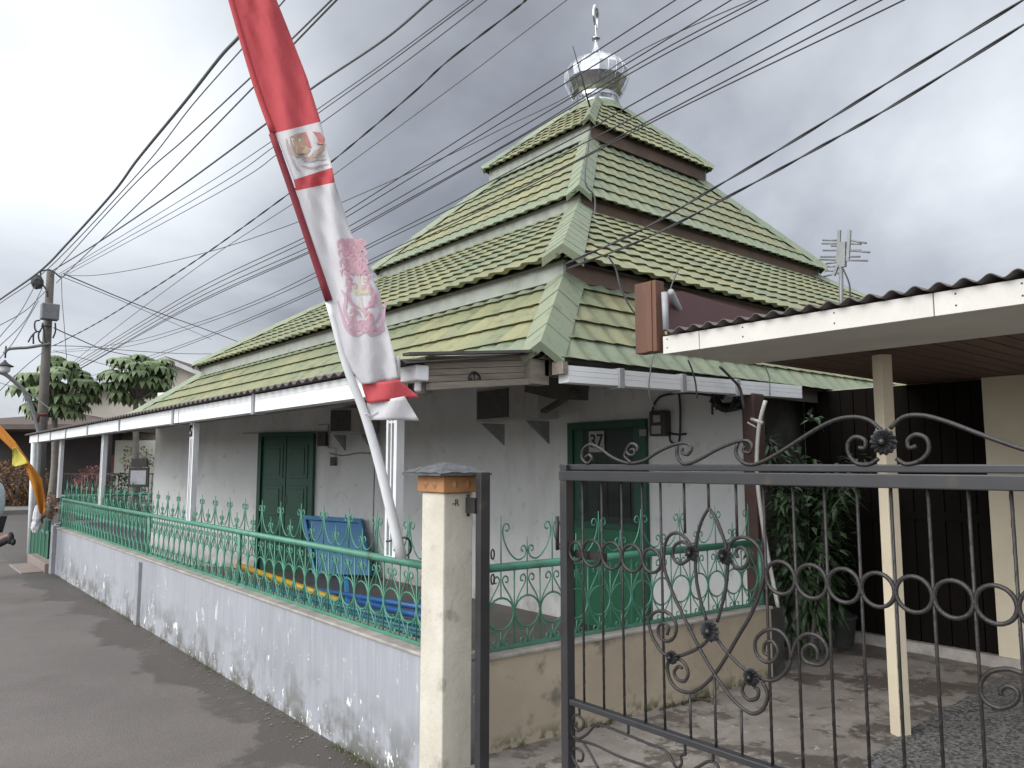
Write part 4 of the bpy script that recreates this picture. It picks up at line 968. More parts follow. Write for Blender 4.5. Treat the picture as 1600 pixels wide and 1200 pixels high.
quadQ((565,601),(623,593),(656,621),(574,630), 0, .004); quadQ((573,630),(632,619),(655,657),(577,656), 1, .006); quadQ((612,560),(625,556),(626,594),(622,594), 1, .01)
mb.build('tail', [M['cloth_red'], M['cloth_white']], bn, solid=.0015)
# printed pieces lie a hair in front of the cloth
def CP(x, y):               # point of the photo on the cloth surface, 3 mm proud
    for i in range(len(rows)-1):
        for it in range(1):
            best = None
            for fi in range(21):
                f = fi/20; (a, b_), (c, d) = rows[i], rows[i+1]; l = Vector(a).lerp(Vector(c), f); r = Vector(b_).lerp(Vector(d), f)
                s = (x-l.x)/max(1e-6, (r.x-l.x)); yy = l.y + (r.y-l.y)*s
                if best is None or abs(yy-y) < best[0]: best = (abs(yy-y), i, f, min(max(s,0),1))
            if best[0] < 3.0:
                rip_i, f, s = best[1], best[2], best[3]
                rip = ripple(s, rip_i+f)
                return Q(x, y, rip - .0035)
    return Q(x, y, -.0035)
def blob(mb, pts, mi):
    P_ = [CP(*p) for p in pts]; c0 = sum(P_, Vector())/len(P_); n = len(P_); mb.add(P_+[c0], [(i, (i+1) % n, n) for i in range(n)], mi)
def stroke(mb, pts, w, mi):
    path = smooth_path([Vector((x, y, 0)) for x, y in pts], 5); vs = []; n = len(path)
    for i, p in enumerate(path):
        t = path[min(i+1, n-1)] - path[max(i-1, 0)]; t = t.normalized() if t.length > 1e-6 else Vector((1,0,0)); nn = Vector((-t.y, t.x, 0)); ww = w*(.35+.65*math.sin(PI*min(1, (i+.6)/n)))
        vs += [CP(p.x+nn.x*ww, p.y+nn.y*ww), CP(p.x-nn.x*ww, p.y-nn.y*ww)]
    mb.add(vs, [(2*i, 2*i+1, 2*i+3, 2*i+2) for i in range(n-1)], mi, True)
F = lambda x, y: (420+x*.43333, 160+y*.43333)
mb = MB()          # faded spread winged bird crest
for pts in ([(75,125),(100,112),(128,108),(130,150),(125,185),(100,185),(82,165)],): blob(mb, [F(*p) for p in pts], 1)
for pts in ([(128,108),(160,105),(185,108),(202,128),(200,150),(175,150),(150,165),(130,150)],): blob(mb, [F(*p) for p in pts], 0)
blob(mb, [F(*p) for p in ((108,150),(135,150),(150,170),(140,185),(112,182))], 1)
for k in range(6): stroke(mb, [F(70+k*11, 150+k*4), F(88+k*10, 185+k*3), F(112+k*8, 200)], 2.0, 1 if k % 2 else 2)
for k in range(5): stroke(mb, [F(205-k*9, 150+k*6), F(185-k*8, 185+k*2), F(150-k*4, 202)], 1.8, 2 if k % 2 else 1)
for pts in ([(62,130),(70,170),(95,230),(112,248)], [(120,205),(150,212),(200,190)], [(118,228),(150,236),(185,230),(215,222)], [(125,215),(160,205),(205,205)]): stroke(mb, [F(*p) for p in pts], 1.8, 2)
mb.build('bird_crest', [M['print_rose'], M['print_tan'], M['print_grey']], cloth_o)
mb = MB()          # floral ornament
top = [(255,520),(285,488),(315,500),(330,540),(345,575),(350,610),(335,640),(290,620),(262,600),(250,560)]
for k in range(16):
    a = k*.8; cxo, cyo = 300+ (k % 4-1.5)*22 + (k//4)*4, 510 + (k//4)*34
    stroke(mb, [F(cxo-16, cyo+14), F(cxo-18, cyo-6), F(cxo, cyo-16), F(cxo+14, cyo-2), F(cxo+2, cyo+10), F(cxo-6, cyo)], 2.1, 0)
for sg in (-1, 1):
    for (pts, mi) in (([(4,120),(34,100),(46,60),(30,20),(52,-10)], 0), ([(2,160),(40,170),(64,130),(56,80),(70,50)], 1), ([(0,200),(28,214),(60,196),(74,150),(86,90)], 1), ([(4,185),(24,175),(34,150),(18,130),(6,150)], 0)):
        stroke(mb, [F(335 + sg*x + (y-100)*.10, 625 + y) for x, y in pts], 2.6, mi)
for k in range(9): stroke(mb, [F(285+k*15, 806+(k % 3)*8), F(292+k*15, 822+(k % 2)*8), F(303+k*14, 808)], 2.6, 0 if k % 2 else 1)
for k in range(5): stroke(mb, [F(300+k*14, 660+k % 2*20), F(315+k*12, 690), F(325+k*9, 660)], 2.2, 2)
stroke(mb, [F(320,560), F(325,620), F(330,690), F(345,780)], 1.6, 2)
rg = random.Random(4)
for k in range(58):
    v_ = rg.random(); yy = 500 + 320*v_; half = (38 if v_ < .5 else 62)*(1-.35*abs(v_-.5)); cxo = 302 + v_*36 + rg.uniform(-half, half); a = rg.uniform(0, 6.28); q = rg.uniform(7, 15)
    stroke(mb, [F(cxo + math.cos(a+t_*1.25)*q*(1-.12*t_), yy + math.sin(a+t_*1.25)*q*(1-.12*t_)) for t_ in range(5)], rg.uniform(1.4, 2.4), (0,0,1,1,2)[k % 5] if v_ > .4 else (0,0,0,1)[k % 4])
mb.build('floral_print', [M['print_pink'], M['print_violet'], M['print_yellow']], cloth_o)
mb = MB(); c0 = Q(629,858,.0)
mb.tube(smooth_path([on(604,846,'X',2.13), on(622,843,'X',2.10), on(632,840,'X',2.05), on(640,845,'X',2.1), on(641,862,'X',2.14), on(628,872,'X',2.17), on(615,858,'X',2.14)]), .006, 5); mb.build('strap', M['black'], bn)
mb = MB(); c0 = Q(574,650,.012); mb.tube([c0 + Vector((.024*math.cos(a), .024*math.sin(a), .01*math.sin(2*a))) for a in [2*PI*k/12 for k in range(12)]], .003, 4, True); mb.tube([c0 + Vector((.01,-.02,0)), c0 + Vector((.03,-.05,.02))], .003, 4); mb.build('tie', M['cloth_white'], bn)

# orange and yellow flag at the far left
ob = thing('orange_flag', 'orange and yellow cloth flag hanging across the white corner post', 'flag', dep(-60,850,10.6))
def ribbon(mb, rows_, d0, mi):
    n = len(rows_)-1
    def fn(u, v):
        w = v*n; i = min(int(w+1e-6), n-1); f = w-i; (a, b_), (c, d) = rows_[i], rows_[i+1]
        p = Vector(a).lerp(Vector(c), f).lerp(Vector(b_).lerp(Vector(d), f), u); return dep(p.x, p.y, d0 + .05*math.sin(w*1.3+u*2) + .012*math.sin(u*9+w*2))
    mb.grid(fn, 8, 6*n, mi)
mb = MB(); ribbon(mb, [((-70,615),(-66,600)),((-5,680),(0,664)),((18,702),(24,690)),((40,730),(46,722)),((52,765),(66,748)),((62,802),(71,780)),((64,803),(70,802))], 10.6, 0)
mb.build('orange_cloth', M['cloth_orange'], ob, solid=.003)
mb = MB(); ribbon(mb, [((20,700),(24,698)),((19,727),(38,714)),((24,729),(44,724))], 10.5, 0); mb.build('yellow_cloth', M['cloth_yellow'], ob, solid=.003)
mb = MB(); f0 = dep(-70,600,10.62); g0 = dep(-64,850,10.62); mb.tube([Vector((f0.x,f0.y,.04)), f0 + Vector((0,0,.4))], [.03,.015], 8); mb.build('flag_pole', M['white_paint'], ob)

# ------------------------------------------------------------------ things lying on the porch
bp = thing('folding_table', 'blue wooden table leaning on its side against the white wall', 'table', onA(530,900,.3))
pc = [onA(474,806,.05), onA(567,812,.05), onA(581,900,.28), onA(491,897,.28)]
pc[2].z = max(pc[2].z, .12); pc[3].z = max(pc[3].z, .12)
nrm = (pc[1]-pc[0]).cross(pc[3]-pc[0]).normalized()
if nrm.dot(CAM-pc[0]) < 0: nrm = -nrm
mb = MB(); mb.prism(pc, nrm*-.02); mb.build('table_top', M['blue'], bp)
mb = MB()
for i in range(4):
    a, b_ = pc[i], pc[(i+1) % 4]; inw = (sum(pc, Vector())/4 - (a+b_)/2).normalized()*.03; mb.beam(a+inw+nrm*.025, b_+inw+nrm*.025, .06 if i % 2 == 0 else .055, .05, nrm)
mb.build('rim', M['blue'], bp, bevel=.005)
bl = MB(); a = on(541,905,'X',3.1); b_ = on(546,990,'X',2.75); b_.z = max(b_.z, .11); bl.beam(a, b_, .035, .06); tag(bl.build('blue_plank', M['blue'], bevel=.004), 'short blue wooden leg standing among the pipes', 'plank')
pipes = [ # px start, py start, px end, py end, plane X, radius, material, label
 (498,922,652,948,2.95,.022,'blue2','bright blue pipe lying highest among the pipes on the porch'),
 (560,940,655,962,2.85,.022,'blue2','bright blue pipe second from the top near the pillar'),
 (300,893,652,975,2.75,.020,'teal','long teal blue pipe in the middle of the stack on the porch'),
 (240,885,600,985,2.62,.018,'teal','long teal blue pipe low in the stack, reaching furthest left'),
 (330,905,655,992,2.62,.020,'teal','teal blue pipe low in the stack on the porch'),
 (420,925,655,985,2.70,.018,'teal','teal blue pipe hidden under the yellow one'),
 (440,940,655,1005,2.50,.018,'teal','lowest teal blue pipe right behind the street railing'),
 (250,880,560,950,2.85,.018,'teal','thin teal blue pipe beside the yellow one')]
for (x0_, y0_, x1_, y1_, X, r, mname, lab) in pipes:
    a, b_ = on(x0_, y0_, 'X', X), on(x1_, y1_, 'X', X); a.z = max(a.z, .10+r); b_.z = max(b_.z, .10+r)
    e = thing('steel_pipe', lab, 'pipe', (a+b_)/2, 'painted pipes lying on the porch')
    t = (b_-a).normalized(); mb = MB(); mb.tube([a, b_ + t*.5], r, 10); mb.build('tube', M[mname], e)
    mb = MB(); mb.tube([b_+t*.5, b_+t*.512], r*.8, 10); mb.build('end_cap', M['bracket'], e)
e = thing('steel_pipe', 'yellow painted pipe lying on the blue pipes', 'pipe', on(450,910,'X',2.85), 'painted pipes lying on the porch')
mb = MB(); a, b_ = on(372,883,'X',2.88), on(531,939,'X',2.88); mb.tube([a, b_], .028, 12); mb.build('tube', M['yellow'], e)
mb = MB(); t = (b_-a).normalized(); mb.tube([b_, b_+t*.004], .02, 12); mb.build('bore', M['ink'], e)
rk = thing('pipe_rack', 'low blue trestle carrying the pipes on the porch', 'rack', (2.7, 5, .1)); mb = MB()
for y in (3.5, 4.4, 5.4, 6.5):
    mb.beam((2.38,y,.20),(3.05,y,.20),.03,.03); mb.beam((2.42,y,.1),(2.42,y,.45),.025,.025); mb.beam((3.0,y,.1),(3.0,y,.40),.025,.025)
mb.build('frame', M['teal'], rk)

# ------------------------------------------------------------------ utility pole, lamp, wires
up_ = thing('utility_pole', 'tall concrete utility pole with a meter cabinet and looped cables', 'utility pole', (3.42, 24, 0))
mb = MB(); mb.tube([(3.45,24,0),(3.40,24,6.9)], [.15,.095], 12); mb.build('pole', M['pole_wood'], up_)
pbx = lambda x, y: on(x*.18333, 400+y*.18333, 'Y', 23.85)
a, b_ = pbx(345,410), pbx(487,560); mb = MB(); mb.box(a.x, b_.x, 23.55, 23.85, b_.z, a.z); mb.build('cabinet', M['galv'], up_, bevel=.02)
mb = MB(); c0 = pbx(318,222); mb.ball(c0, .16, .12, .20, 10, jit=.08); mb.build('splice_closure', M['black'], up_)
mb = MB()
for pts in ([(345,130),(430,120),(520,185)],[(345,130),(345,185)],[(360,240),(395,290),(405,350)],[(340,548),(300,560),(298,620),(320,650)],[(360,570),(375,640),(380,720),(395,740)],[(365,600),(330,660),(335,720),(370,750)],[(470,570),(472,640),(450,700)],[(350,595),(440,600)],[(290,660),(265,690),(240,735)],[(350,640),(290,660),(285,750)]):
    mb = MB(); mb.tube(smooth_path([pbx(*p) for p in pts]), .022, 5); mb.build('cable_loop', M['black'], up_)
mb = MB(); mb.tube(smooth_path([pbx(*p) for p in ((430,745),(360,760),(240,780),(150,785),(70,795),(35,830))]), .04, 6); mb.build('bracket_arm', M['galv'], up_)
lp = thing('street_lamp', 'gooseneck street lamp with a white shade beside the utility pole', 'street lamp', (2.9, 22.5, 0))
lx = lambda x, y: on(x, y, 'Y', 22.5)
mb = MB(); b0 = lx(61,700); mb.tube(smooth_path([Vector((b0.x, 22.5, 0)), b0, lx(57,660), lx(40,615), lx(20,594), lx(4,583), lx(-20,578)]), .05, 8); mb.build('post', M['galv'], lp)
mb = MB(); c0 = lx(7,575); mb.lathe([(.02,.20),(.04,.16),(.09,.11),(.20,.05),(.19,.035),(.0,.04)], c0, 16); mb.tube([c0+Vector((0,0,.25)), c0+Vector((0,0,.55))], .02, 6); mb.build('hood', M['black'], lp)
mb = MB(); mb.lathe([(.13,.035),(.125,-.08),(.08,-.12),(.0,-.125)], c0, 16); mb.build('globe', M['white_paint'], lp)
mb = MB(); mb.tube([lx(58,660), lx(60,648), lx(74,648)], .05, 6); mb.build('clamp', M['red_door'], lp)

def wire(pts, dl, dr, r, label, group='overhead wires', matl='cable_grey', twist=0):
    L = [0]
    for i in range(1, len(pts)): L.append(L[-1] + math.hypot(pts[i][0]-pts[i-1][0], pts[i][1]-pts[i-1][1]))
    P_ = []
    for (x, y), s in zip(pts, L):
        f = s/L[-1]; P_.append(dep(x, y, 1/((1-f)/dl + f/dr)))
    r *= .85; path = smooth_path(P_, 8); mb = MB()
    if twist:
        for ph in (0, PI):
            out = []
            for i in range(len(path)-1):
                n = max(2, int((path[i+1]-path[i]).length/.05))
                for j in range(n):
                    p = path[i].lerp(path[i+1], j/n); t = (path[i+1]-path[i]).normalized(); x = t.orthogonal().normalized(); y = t.cross(x); s = len(out)*.35+ph
                    out.append(p + (x*math.cos(s)+y*math.sin(s))*r*.9)
            mb.tube(out, r, 5)
    else: mb.tube(path, r, 5)
    return tag(mb.build('overhead_wire', M[matl]), label, 'wire', group)
DL = 20.5
wire([(-60,510),(0,468),(62,424),(104,382),(176,302),(216,248),(290,158),(345,88),(378,52),(440,-30)], 19, 7.0, .021, 'thickest overhead cable bundle, rising from the left edge behind the banner')
wire([(-60,520),(0,474),(75,420),(215,272),(300,165),(382,72),(450,-6),(480,-40)], 19, 7.2, .009, 'thin wire running close beside the thickest cable bundle')
wire([(78,432),(200,298),(290,216),(396,117),(455,62),(520,-2),(550,-30)], DL, 7.4, .012, 'wire crossing behind the red part of the banner, upper of two')
wire([(88,442),(140,392),(235,300),(400,132),(458,70),(528,-2),(556,-30)], DL, 7.4, .012, 'wire crossing behind the red part of the banner, lower of two')
wire([(80,424),(150,381),(270,300),(420,190),(490,136),(600,62),(676,-2),(720,-36)], DL, 7.6, .017, 'heavy cable from the pole top passing just above the bird crest')
for pts in ([(92,428),(303,300),(430,217),(500,168),(600,98),(735,-2),(790,-40)], [(94,430),(320,302),(432,226),(500,175),(600,104),(742,-2),(795,-40)], [(97,433),(340,302),(436,239),(505,190),(640,92),(763,-2),(810,-40)]):
    wire(pts, DL, 7.8, .008, 'thin wire from the pole passing behind the bird crest')
wire([(78,541),(92,536),(165,497),(300,411),(455,300),(520,251),(640,150),(700,95),(800,18),(826,-4),(860,-34)], DL, 7.8, .0085, 'dark twisted cable passing just below the bird crest', matl='black', twist=1)
wire([(90,592),(118,563),(200,498),(330,402),(458,318),(523,272),(715,130),(800,65),(888,-2),(930,-34)], DL, 8.0, .007, 'thin wire just below the dark twisted cable')
wire([(100,430),(150,430),(230,417),(345,388),(470,345),(537,315),(617,280),(708,239),(792,197),(886,151),(1010,74),(1192,-8),(1240,-34)], DL, 9.0, .010, 'sagging wire crossing the other wires left of the dome')
for pts in ([(92,582),(133,558),(300,456),(478,370),(542,330),(800,165),(1055,0),(1110,-36)], [(92,586),(135,561),(300,463),(480,376),(545,337),(800,181),(1095,0),(1150,-34)], [(95,588),(140,563),(300,470),(485,385),(550,351),(800,207),(985,96),(1142,0),(1200,-34)], [(96,591),(142,566),(300,476),(487,391),(553,358),(800,220),(1000,98),(1182,0),(1240,-34)], [(96,593),(142,567),(300,479),(488,393),(554,361),(800,222),(1000,106),(1200,0),(1260,-34)]):
    wire(pts, 24.5, 8.0, .010, 'straight dark wire crossing in front of the steel dome', matl='black')
for pts in ([(80,549),(112,546),(200,535),(300,507),(400,470),(495,425),(567,387),(700,320),(777,278),(925,200),(965,176),(1280,0),(1340,-34)], [(80,551),(112,549),(200,541),(300,512),(400,475),(497,431),(569,391),(790,285),(985,186),(1337,0),(1400,-34)], [(85,610),(130,592),(300,533),(505,447),(571,410),(750,325),(900,251),(1000,196),(1377,0),(1440,-34)], [(85,618),(130,600),(330,525),(506,450),(572,415),(800,305),(1040,180),(1412,0),(1470,-32)]):
    wire(pts, 24.5, 4.3, .0065, 'dark wire crossing in front of the top roof tier', matl='black')
wire([(884,412),(1000,360),(1110,297),(1250,214),(1405,118),(1600,-1),(1660,-40)], 4.95, 3.0, .0052, 'upper twisted service cable attached to the roof corner', matl='black', twist=1)
wire([(886,420),(1010,372),(1155,298),(1280,230),(1395,165),(1600,38),(1680,-14)], 4.95, 3.0, .0052, 'lower twisted service cable attached to the roof corner', matl='black', twist=1)
wire([(100,428),(195,468),(252,490),(330,518),(400,545)], 20.5, 40, .02, 'far wire sloping down from the pole top toward the right')
wire([(96,432),(190,470),(260,500),(330,530)], 20.5, 40, .012, 'fainter far wire beside the one sloping down from the pole')
wire([(84,512),(110,524),(165,547),(212,557)], 20.5, 34, .02, 'short wire dropping from the pole to the right tree')
wire([(82,540),(140,542),(220,549),(320,553),(420,548)], 20.5, 30, .012, 'nearly level wire above the gabled house')
wire([(84,548),(130,560),(172,572),(240,590)], 20.5, 30, .010, 'thin wire dropping between the two trees')
for pts in ([(54,448),(30,490),(0,526),(-40,580)], [(74,452),(40,485),(0,508),(-40,530)], [(66,450),(40,500),(0,540),(-30,570)], [(60,470),(24,530),(0,560)], [(70,548),(40,572),(0,610),(-20,630)], [(0,598),(40,612),(80,640)]):
    wire(pts, 20.5, 18, .012, 'thin wire fanning out left from the utility pole')
wire([(96,430),(97,470),(100,505),(104,560)], 20.5, 20.5, .010, 'slack wire hanging straight down beside the utility pole')
wire([(165,425),(102,480),(60,520),(30,590)], 30, 24, .008, 'faint distant wire behind the utility pole') if False else None

# ------------------------------------------------------------------ trees and background
def umbrella_tree(name, label, cpx, cpy, d, rx, rz, n, seed, base=None):
    random.seed(seed); c0 = dep(cpx, cpy, d); e = thing(name, label, 'tree', (c0.x, c0.y, 0), 'umbrella trees behind the utility pole')
    tr = MB(); lf = MB(); g_ = Vector((c0.x, c0.y, 0)) if base is None else base
    fork = Vector((c0.x, c0.y, c0.z-rz*.9)); tr.tube(smooth_path([g_, (g_+fork)/2+Vector((.08,.05,0)), fork, fork+Vector((0,0,rz*.6))]), [.11 - .05*i/12 for i in range(13)], 8)
    for k in range(n):
        if k < 10:
            a = k*.65; u = Vector((math.cos(a), math.sin(a), random.uniform(-.3,.9)))
        else: u = rnd()
        q = c0 + Vector((u.x*rx, u.y*rx, u.z*rz + .12))*random.uniform(.70,1.0)
        if k % 2 == 0: tr.tube(smooth_path([fork + (q-fork)*.1, fork.lerp(q, .5)+Vector((0,0,-.08)), q], 3), [.03,.027,.024,.02,.016,.012,.01], 5)
        m = random.randint(8, 10); Lf = random.uniform(.34,.46); tilt = (q-c0)*.25
        for j in range(m):
            a = 2*PI*j/m + random.uniform(-.15,.15); dd = Vector((math.cos(a), math.sin(a), .25)) + tilt*.6; dd.normalize()
            s = dd.cross(Vector((0,0,1))).normalized(); w = .085
            p1 = q + dd*Lf*.4; p2 = q + dd*Lf*.75 - Vector((0,0,Lf*.28)); p3 = q + dd*Lf*.88 - Vector((0,0,Lf*.85))
            lf.add([q, p1+s*w*.8-Vector((0,0,.02)), p1, p1-s*w*.8-Vector((0,0,.02)), p2+s*w-Vector((0,0,.02)), p2, p2-s*w-Vector((0,0,.02)), p3], [(0,1,2),(0,2,3),(1,4,5,2),(2,5,6,3),(4,7,5),(5,7,6)], 0, False)
    lf.build('crown', M['leaf_tree'], e); tr.build('trunk', M['bark'], e)
umbrella_tree('umbrella_tree', 'dark umbrella leaved tree standing behind the utility pole', 88, 610, 22.5, .98, .88, 82, 3)
umbrella_tree('umbrella_tree', 'lighter umbrella leaved tree in front of the gabled house', 214, 594, 23.5, .88, .72, 64, 5)
random.seed(11)
# gabled house
gh = thing('gabled_house', 'beige house gable with pale roof trim behind the trees', 'house', dep(250,740,34))
D = 34; ap = dep(266,562,D); fr = Vector((VR.x, VR.y, 0)).normalized(); bk = Vector((VF.x, VF.y, 0)).normalized()
hw = 4.2; rise = 1.75; zt = ap.z
le = ap - fr*hw - Vector((0,0,rise)); re_ = ap + fr*hw - Vector((0,0,rise))
g0 = lambda p: Vector((p.x, p.y, 0))
mb = MB(); mb.prism([g0(le)+fr*.4, g0(re_)-fr*.4, re_-fr*.4+Vector((0,0,.05)), ap-Vector((0,0,.15)), le+fr*.4+Vector((0,0,.05))], bk*7); mb.build('wall', M['house_beige'], gh)
mb = MB()
for a in (le, re_):
    o_ = Vector((0,0,.09)); mb.prism([a-bk*.5, ap-bk*.5, ap+o_-bk*.5, a+o_-bk*.5], bk*8)
rf = mb.build('roof', M['roof_brown'], gh)
mb = MB()
for a in (le, re_): mb.prism([a-bk*.56-Vector((0,0,.14)), ap-bk*.56-Vector((0,0,.14)), ap-bk*.56+Vector((0,0,.06)), a-bk*.56+Vector((0,0,.06))], bk*.05)
mb.build('barge_board', M['trim'], rf)
# low dark roofed house across the road
dh = thing('low_house', 'low house with brown hipped roof and dark open porch across the road', 'house', dep(80,760,30))
z_e = dep(60,664,30).z; o0 = dep(60,730,31); ce = Vector((o0.x, o0.y, 0))
def H(a, b_, z): return ce + fr*a + bk*b_ + Vector((0,0,z))
mb = MB(); e0 = [H(-4,-1.5,z_e), H(3.6,-1.5,z_e), H(3.6,6,z_e), H(-4,6,z_e)]; t0 = [H(-1.2,2.2,z_e+.62), H(.6,2.2,z_e+.62)]
mb.add(e0+t0, [(0,1,5,4),(1,2,5),(2,3,4,5),(3,0,4)]); mb.prism([H(-4,-1.5,z_e-.18), H(3.6,-1.5,z_e-.18), H(3.6,6,z_e-.18), H(-4,6,z_e-.18)], (0,0,.17)); mb.build('roof', M['roof_brown'], dh)
def Bx(mb, a0, a1, b0, b1, z0, z1): mb.obox(H((a0+a1)/2, (b0+b1)/2, (z0+z1)/2), fr, bk, Vector((0,0,1)), abs(a1-a0)/2, abs(b1-b0)/2, (z1-z0)/2)
mb = MB(); Bx(mb, -4, 2.4, 1.5, 1.7, 0, z_e-.2); Bx(mb, -4, 5.4, 3.5, 3.7, 0, z_e-.2); mb.build('porch_wall', M['house_dark'], dh)
mb = MB(); Bx(mb, 2.6, 6.2, .9, 1.1, 0, 2.6); mb.build('wall', M['house_cream'], dh)
for a in (-1.55, 1.4, 3.3):
    mb = MB(); Bx(mb, a-.13, a+.13, -1.2, -.94, 0, z_e-.18); mb.build('porch_column', M['house_cream' if a < 0 else 'house_dark'], dh)
mb = MB(); Bx(mb, 1.95, 2.55, 1.4, 1.49, .1, 2.0); mb.build('door', M['red_door'], dh)
mb = MB(); Bx(mb, 4.3, 5.1, .85, .89, 1.0, 1.9); mb.build('window', M['glass_dark'], dh)
# black railing in front of it
bf = thing('black_railing', 'black bar railing in front of the low house', 'fence', H(2.5,-2.2,0)); mb = MB()
for z in (.25, 1.25): mb.beam(H(.6,-2.6,z), H(6.5,-2.6,z), .04, .05)
for k in range(48): mb.beam(H(.6+k*.125,-2.6,.15), H(.6+k*.125,-2.6,1.25), .025, .025, fr)
mb.build('bars', M['iron_flat'], bf)
mb = MB(); Bx(mb, .5, 6.6, -2.72, -2.5, 0, .2); mb.build('plinth', M['paving'], bf)
def bush(name, label, px, py, d, rx, ry, rz, n, matl, ls=.12, cat='bush'):
    c0 = dep(px, py, d); e = thing(name, label, cat, (c0.x, c0.y, .04)); mb = MB(); st = MB()
    for k in range(n):
        u = rnd(); q = c0 + fr*u.x*rx + bk*u.y*ry + Vector((0,0,u.z*rz)); q = c0 + (q-c0)*random.uniform(.6,1.04)
        dd = u + rnd(.8); leaf(mb, q, dd, (0,0,1), ls*random.uniform(.7,1.3), ls*.45, 0, .25)
    for k in range(6): st.tube([Vector((c0.x, c0.y, 0)) + fr*random.uniform(-rx,rx)*.5, c0 + fr*random.uniform(-rx,rx)*.6 + Vector((0,0,rz*.3))], [.03,.012], 5)
    mb.build('foliage', matl, e); st.build('stems', M['bark'], e); return e
bush('hedge_bush', 'rounded orange brown hedge bush at the left edge of the street', 12, 758, 27, 1.45, .9, .80, 2600, M['leaf_red'], .16)
bush('rosy_bush', 'reddish bush behind the far railing', 143, 748, 26, .55, .4, .42, 500, M['leaf_rose'], .12)
bush('green_bush', 'dark green bush by the black railing', 186, 766, 24, .75, .5, .5, 700, M['leaf_shrub'], .13)
bush('small_tree', 'small thin yellowish tree in front of the cream wall', 214, 716, 25, .55, .4, .42, 380, M['grass'], .13, 'tree')
bush('potted_croton', 'small orange leaved plant beside the green gate leaf', 76, 790, 16.5, .16, .16, .24, 160, M['leaf_red'], .10, 'plant')
kb = thing('kiosk_board', 'small dark framed notice board on a post by the black railing', 'sign', dep(217,790,22)); mb = MB(); a = dep(217,746,22)
mb.obox(a, fr, bk, Vector((0,0,1)), .28, .04, .28); mb.obox(a+Vector((0,0,.42)), fr, bk, Vector((0,0,1)), .22, .05, .12); mb.obox(Vector((a.x,a.y,a.z/2-.1)), fr, bk, Vector((0,0,1)), .05, .03, a.z/2-.1); mb.build('frame', M['house_dark'], kb)
mb = MB(); mb.obox(a-bk*.045, fr, bk, Vector((0,0,1)), .22, .004, .20); mb.build('board', M['bracket'], kb)
# distant backdrop: wooded mass beyond everything
mb = MB()
for k in range(60):
    a = -100 + k*4.5; q = Vector((a, 75+random.uniform(-6,6), random.uniform(.5,2.2)))
    for j in range(60):
        u = rnd(); leaf(mb, q + Vector((u.x*3.2, u.y*2, abs(u.z)*2.4)), u+rnd(.6), (0,0,1), 1.0, .5)
kind(mb.build('far_wood', M['leaf_tree']), 'stuff')
# weeds at the foot of the walls and litter
mb = MB(); random.seed(21)
for k in range(1500):
    y = 3.15 + 9.6*random.random()**1.2; 
    if math.sin(y*5.3)+math.sin(y*2.1+1) < .25 and random.random() < .8: continue
    q = Vector((2.095 - abs(random.gauss(0,.025)), y, .04)); L = random.uniform(.015,.055); dd = Vector((random.uniform(-.8,.2), random.uniform(-.6,.6), 1)); s = Vector((0,1,0))*.004
    mb.add([q-s, q+s, q+dd.normalized()*L], [(0,1,2)])
for k in range(900):
    x = 2.5 + 2.1*random.random(); q = Vector((x, 2.93 - (x-2.26)*.06 - abs(random.gauss(0,.012)), .25)); L = random.uniform(.01,.035)
    if math.sin(x*9)+math.sin(x*4) < .3: continue
    dd = Vector((random.uniform(-.6,.6), random.uniform(-.8,.1), 1)); s = Vector((1,0,0))*.004; mb.add([q-s, q+s, q+dd.normalized()*L], [(0,1,2)])
kind(mb.build('weeds', M['grass']), 'stuff')
mb = MB()
for k in range(420):
    y = 3.2 + 9*random.random(); q = Vector((2.09 - abs(random.gauss(0,.10)), y, .043)); r = random.uniform(.003,.012)
    mb.add([q+Vector((r,0,0)), q+Vector((0,r*.7,.002)), q+Vector((-r,0,0)), q+Vector((0,-r*.8,.003))], [(0,1,2,3)])
kind(mb.build('paint_chips', M['cap_concrete']), 'stuff')
mb = MB(); a, b_ = on(1075,1093,'Z',.256), on(1106,1095,'Z',.256); mb.tube(smooth_path([a, (a+b_)/2+Vector((.01,0,.004)), b_]), .006, 5); mb.ball(b_, .014, .012, .008, 8); tag(mb.build('twig', M['redwood']), 'small dark twig lying on the yard concrete', 'twig')

# ------------------------------------------------------------------ runner leaving the frame at the left
pr_ = thing('person', 'person running out of frame in a pale blue shirt and dark trousers', 'person', dep(-16,870,10.4))
hip = dep(-13, 812, 10.4); g = .04
def PP(dx, dz, side=0): return hip + fr*dx + bk*side + Vector((0,0,dz))
def skin(name, joints, edges, matl, parent, root=0, sub=2):
    me = bpy.data.meshes.new(name); me.from_pydata([j[0] for j in joints], edges, []); o = bpy.data.objects.new(name, me); COL.objects.link(o); o.parent = parent; o.location = -parent.location if parent.type == 'EMPTY' else (0,0,0)
    md = o.modifiers.new('skin', 'SKIN')
    if not me.skin_vertices:
        bm = bmesh.new(); bm.from_mesh(me); bm.verts.layers.skin.verify(); bm.to_mesh(me); bm.free()
    for i, j in enumerate(joints):
        r = j[1]; me.skin_vertices[0].data[i].radius = (r, r) if isinstance(r, (int, float)) else r
        me.skin_vertices[0].data[i].use_root = (i == root)
    s = o.modifiers.new('sub', 'SUBSURF'); s.levels = s.render_levels = sub; me.materials.append(matl); o.data.polygons.foreach_set('use_smooth', [True]*len(me.polygons)); return o
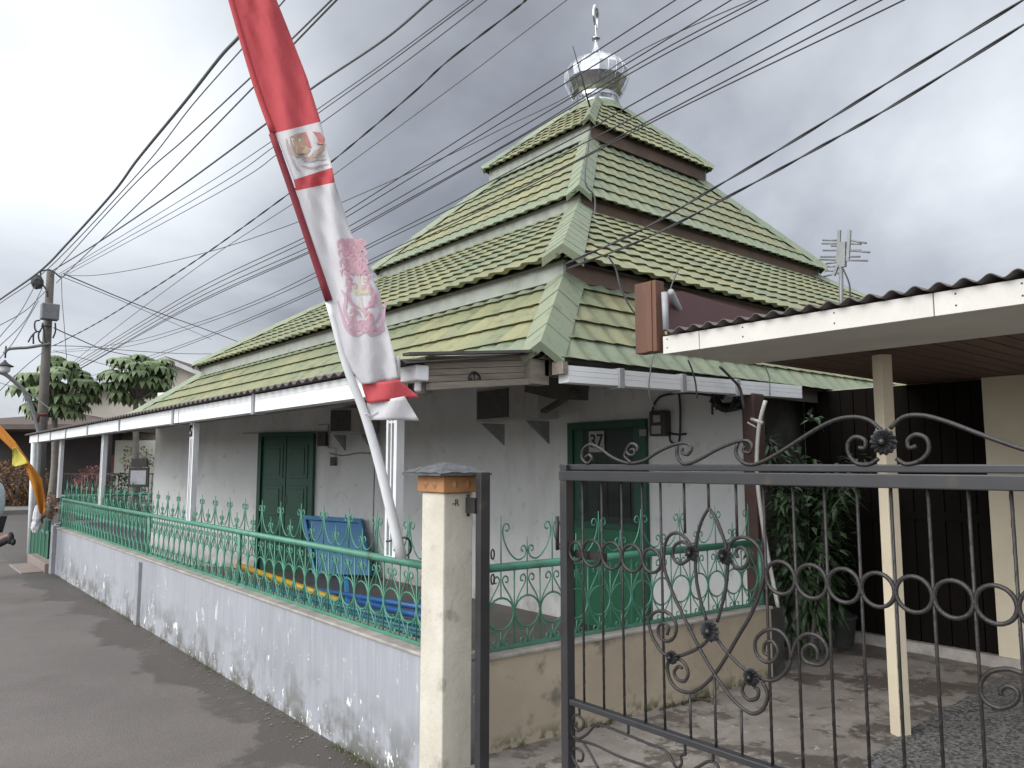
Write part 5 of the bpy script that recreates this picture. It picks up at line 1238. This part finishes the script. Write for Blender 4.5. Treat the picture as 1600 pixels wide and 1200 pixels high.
body = skin('body', [(PP(0,0),.10),(PP(-.03,.2),.11),(PP(-.08,.40),.125),(PP(-.10,.50),.07),(PP(-.12,.56),.05),(PP(-.14,.66),.085),(PP(-.145,.74),.075),
  (PP(-.08,.45,-.18),.05),(PP(.08,.25,-.24),.042),(PP(-.06,.10,-.22),.03),(PP(-.12,.06,-.2),.03),(PP(-.10,.45,.18),.05),(PP(-.12,.18,.24),.042),(PP(-.32,.22,.20),.03),(PP(-.39,.25,.18),.03),
  (PP(0,-.04,-.09),.085),(PP(-.02,-.40,-.09),.06),(PP(.30,-.17-.36+.33,-.09),.04),(PP(.36,-.25,-.09),.035),
  (PP(-.02,-.04,.09),.085),(PP(-.26,-.34,.09),.062),(PP(-.22,-.74,.09),.042),(PP(-.34,-.78,.09),.035)],
  [(0,1),(1,2),(2,3),(3,4),(4,5),(5,6),(2,7),(7,8),(8,9),(9,10),(2,11),(11,12),(12,13),(13,14),(0,15),(15,16),(16,17),(17,18),(0,19),(19,20),(20,21),(21,22)], M['skin'], pr_)
skin('shirt', [(PP(0.02,-.02),.145),(PP(-.02,.2),.165),(PP(-.08,.40),.165),(PP(-.10,.49),.09),(PP(-.08,.45,-.19),.075),(PP(.05,.30,-.235),.065),(PP(-.10,.45,.19),.075),(PP(-.12,.27,.235),.065)], [(0,1),(1,2),(2,3),(2,4),(4,5),(2,6),(6,7)], M['shirt'], pr_)
skin('trousers', [(PP(0,-.01),.125),(PP(0,-.06,-.09),.095),(PP(-.02,-.40,-.09),.07),(PP(.345,-.235,-.09),.05),(PP(-.02,-.06,.09),.095),(PP(-.26,-.34,.09),.07),(PP(-.22,-.68,.09),.052)], [(0,1),(1,2),(2,3),(0,4),(4,5),(5,6)], M['trousers'], pr_)
mb = MB(); mb.ball(PP(.33,-.24,-.09), .045, .05, .085, 10); mb.ball(PP(.37,-.29,-.09), .035, .04, .05, 8); mb.build('shoe', M['ink'], pr_)
mb = MB(); mb.ball(PP(-.30,-.79,.09), .11, .05, .045, 10); mb.build('shoe', M['ink'], pr_)
mb = MB(); mb.ball(PP(-.13,.72), .105, .10, .11, 12); mb.build('hair', M['hair'], pr_)
mb = MB(); mb.ball(PP(-.235,.66), .02, .014, .018, 6); mb.build('nose', M['skin'], pr_)
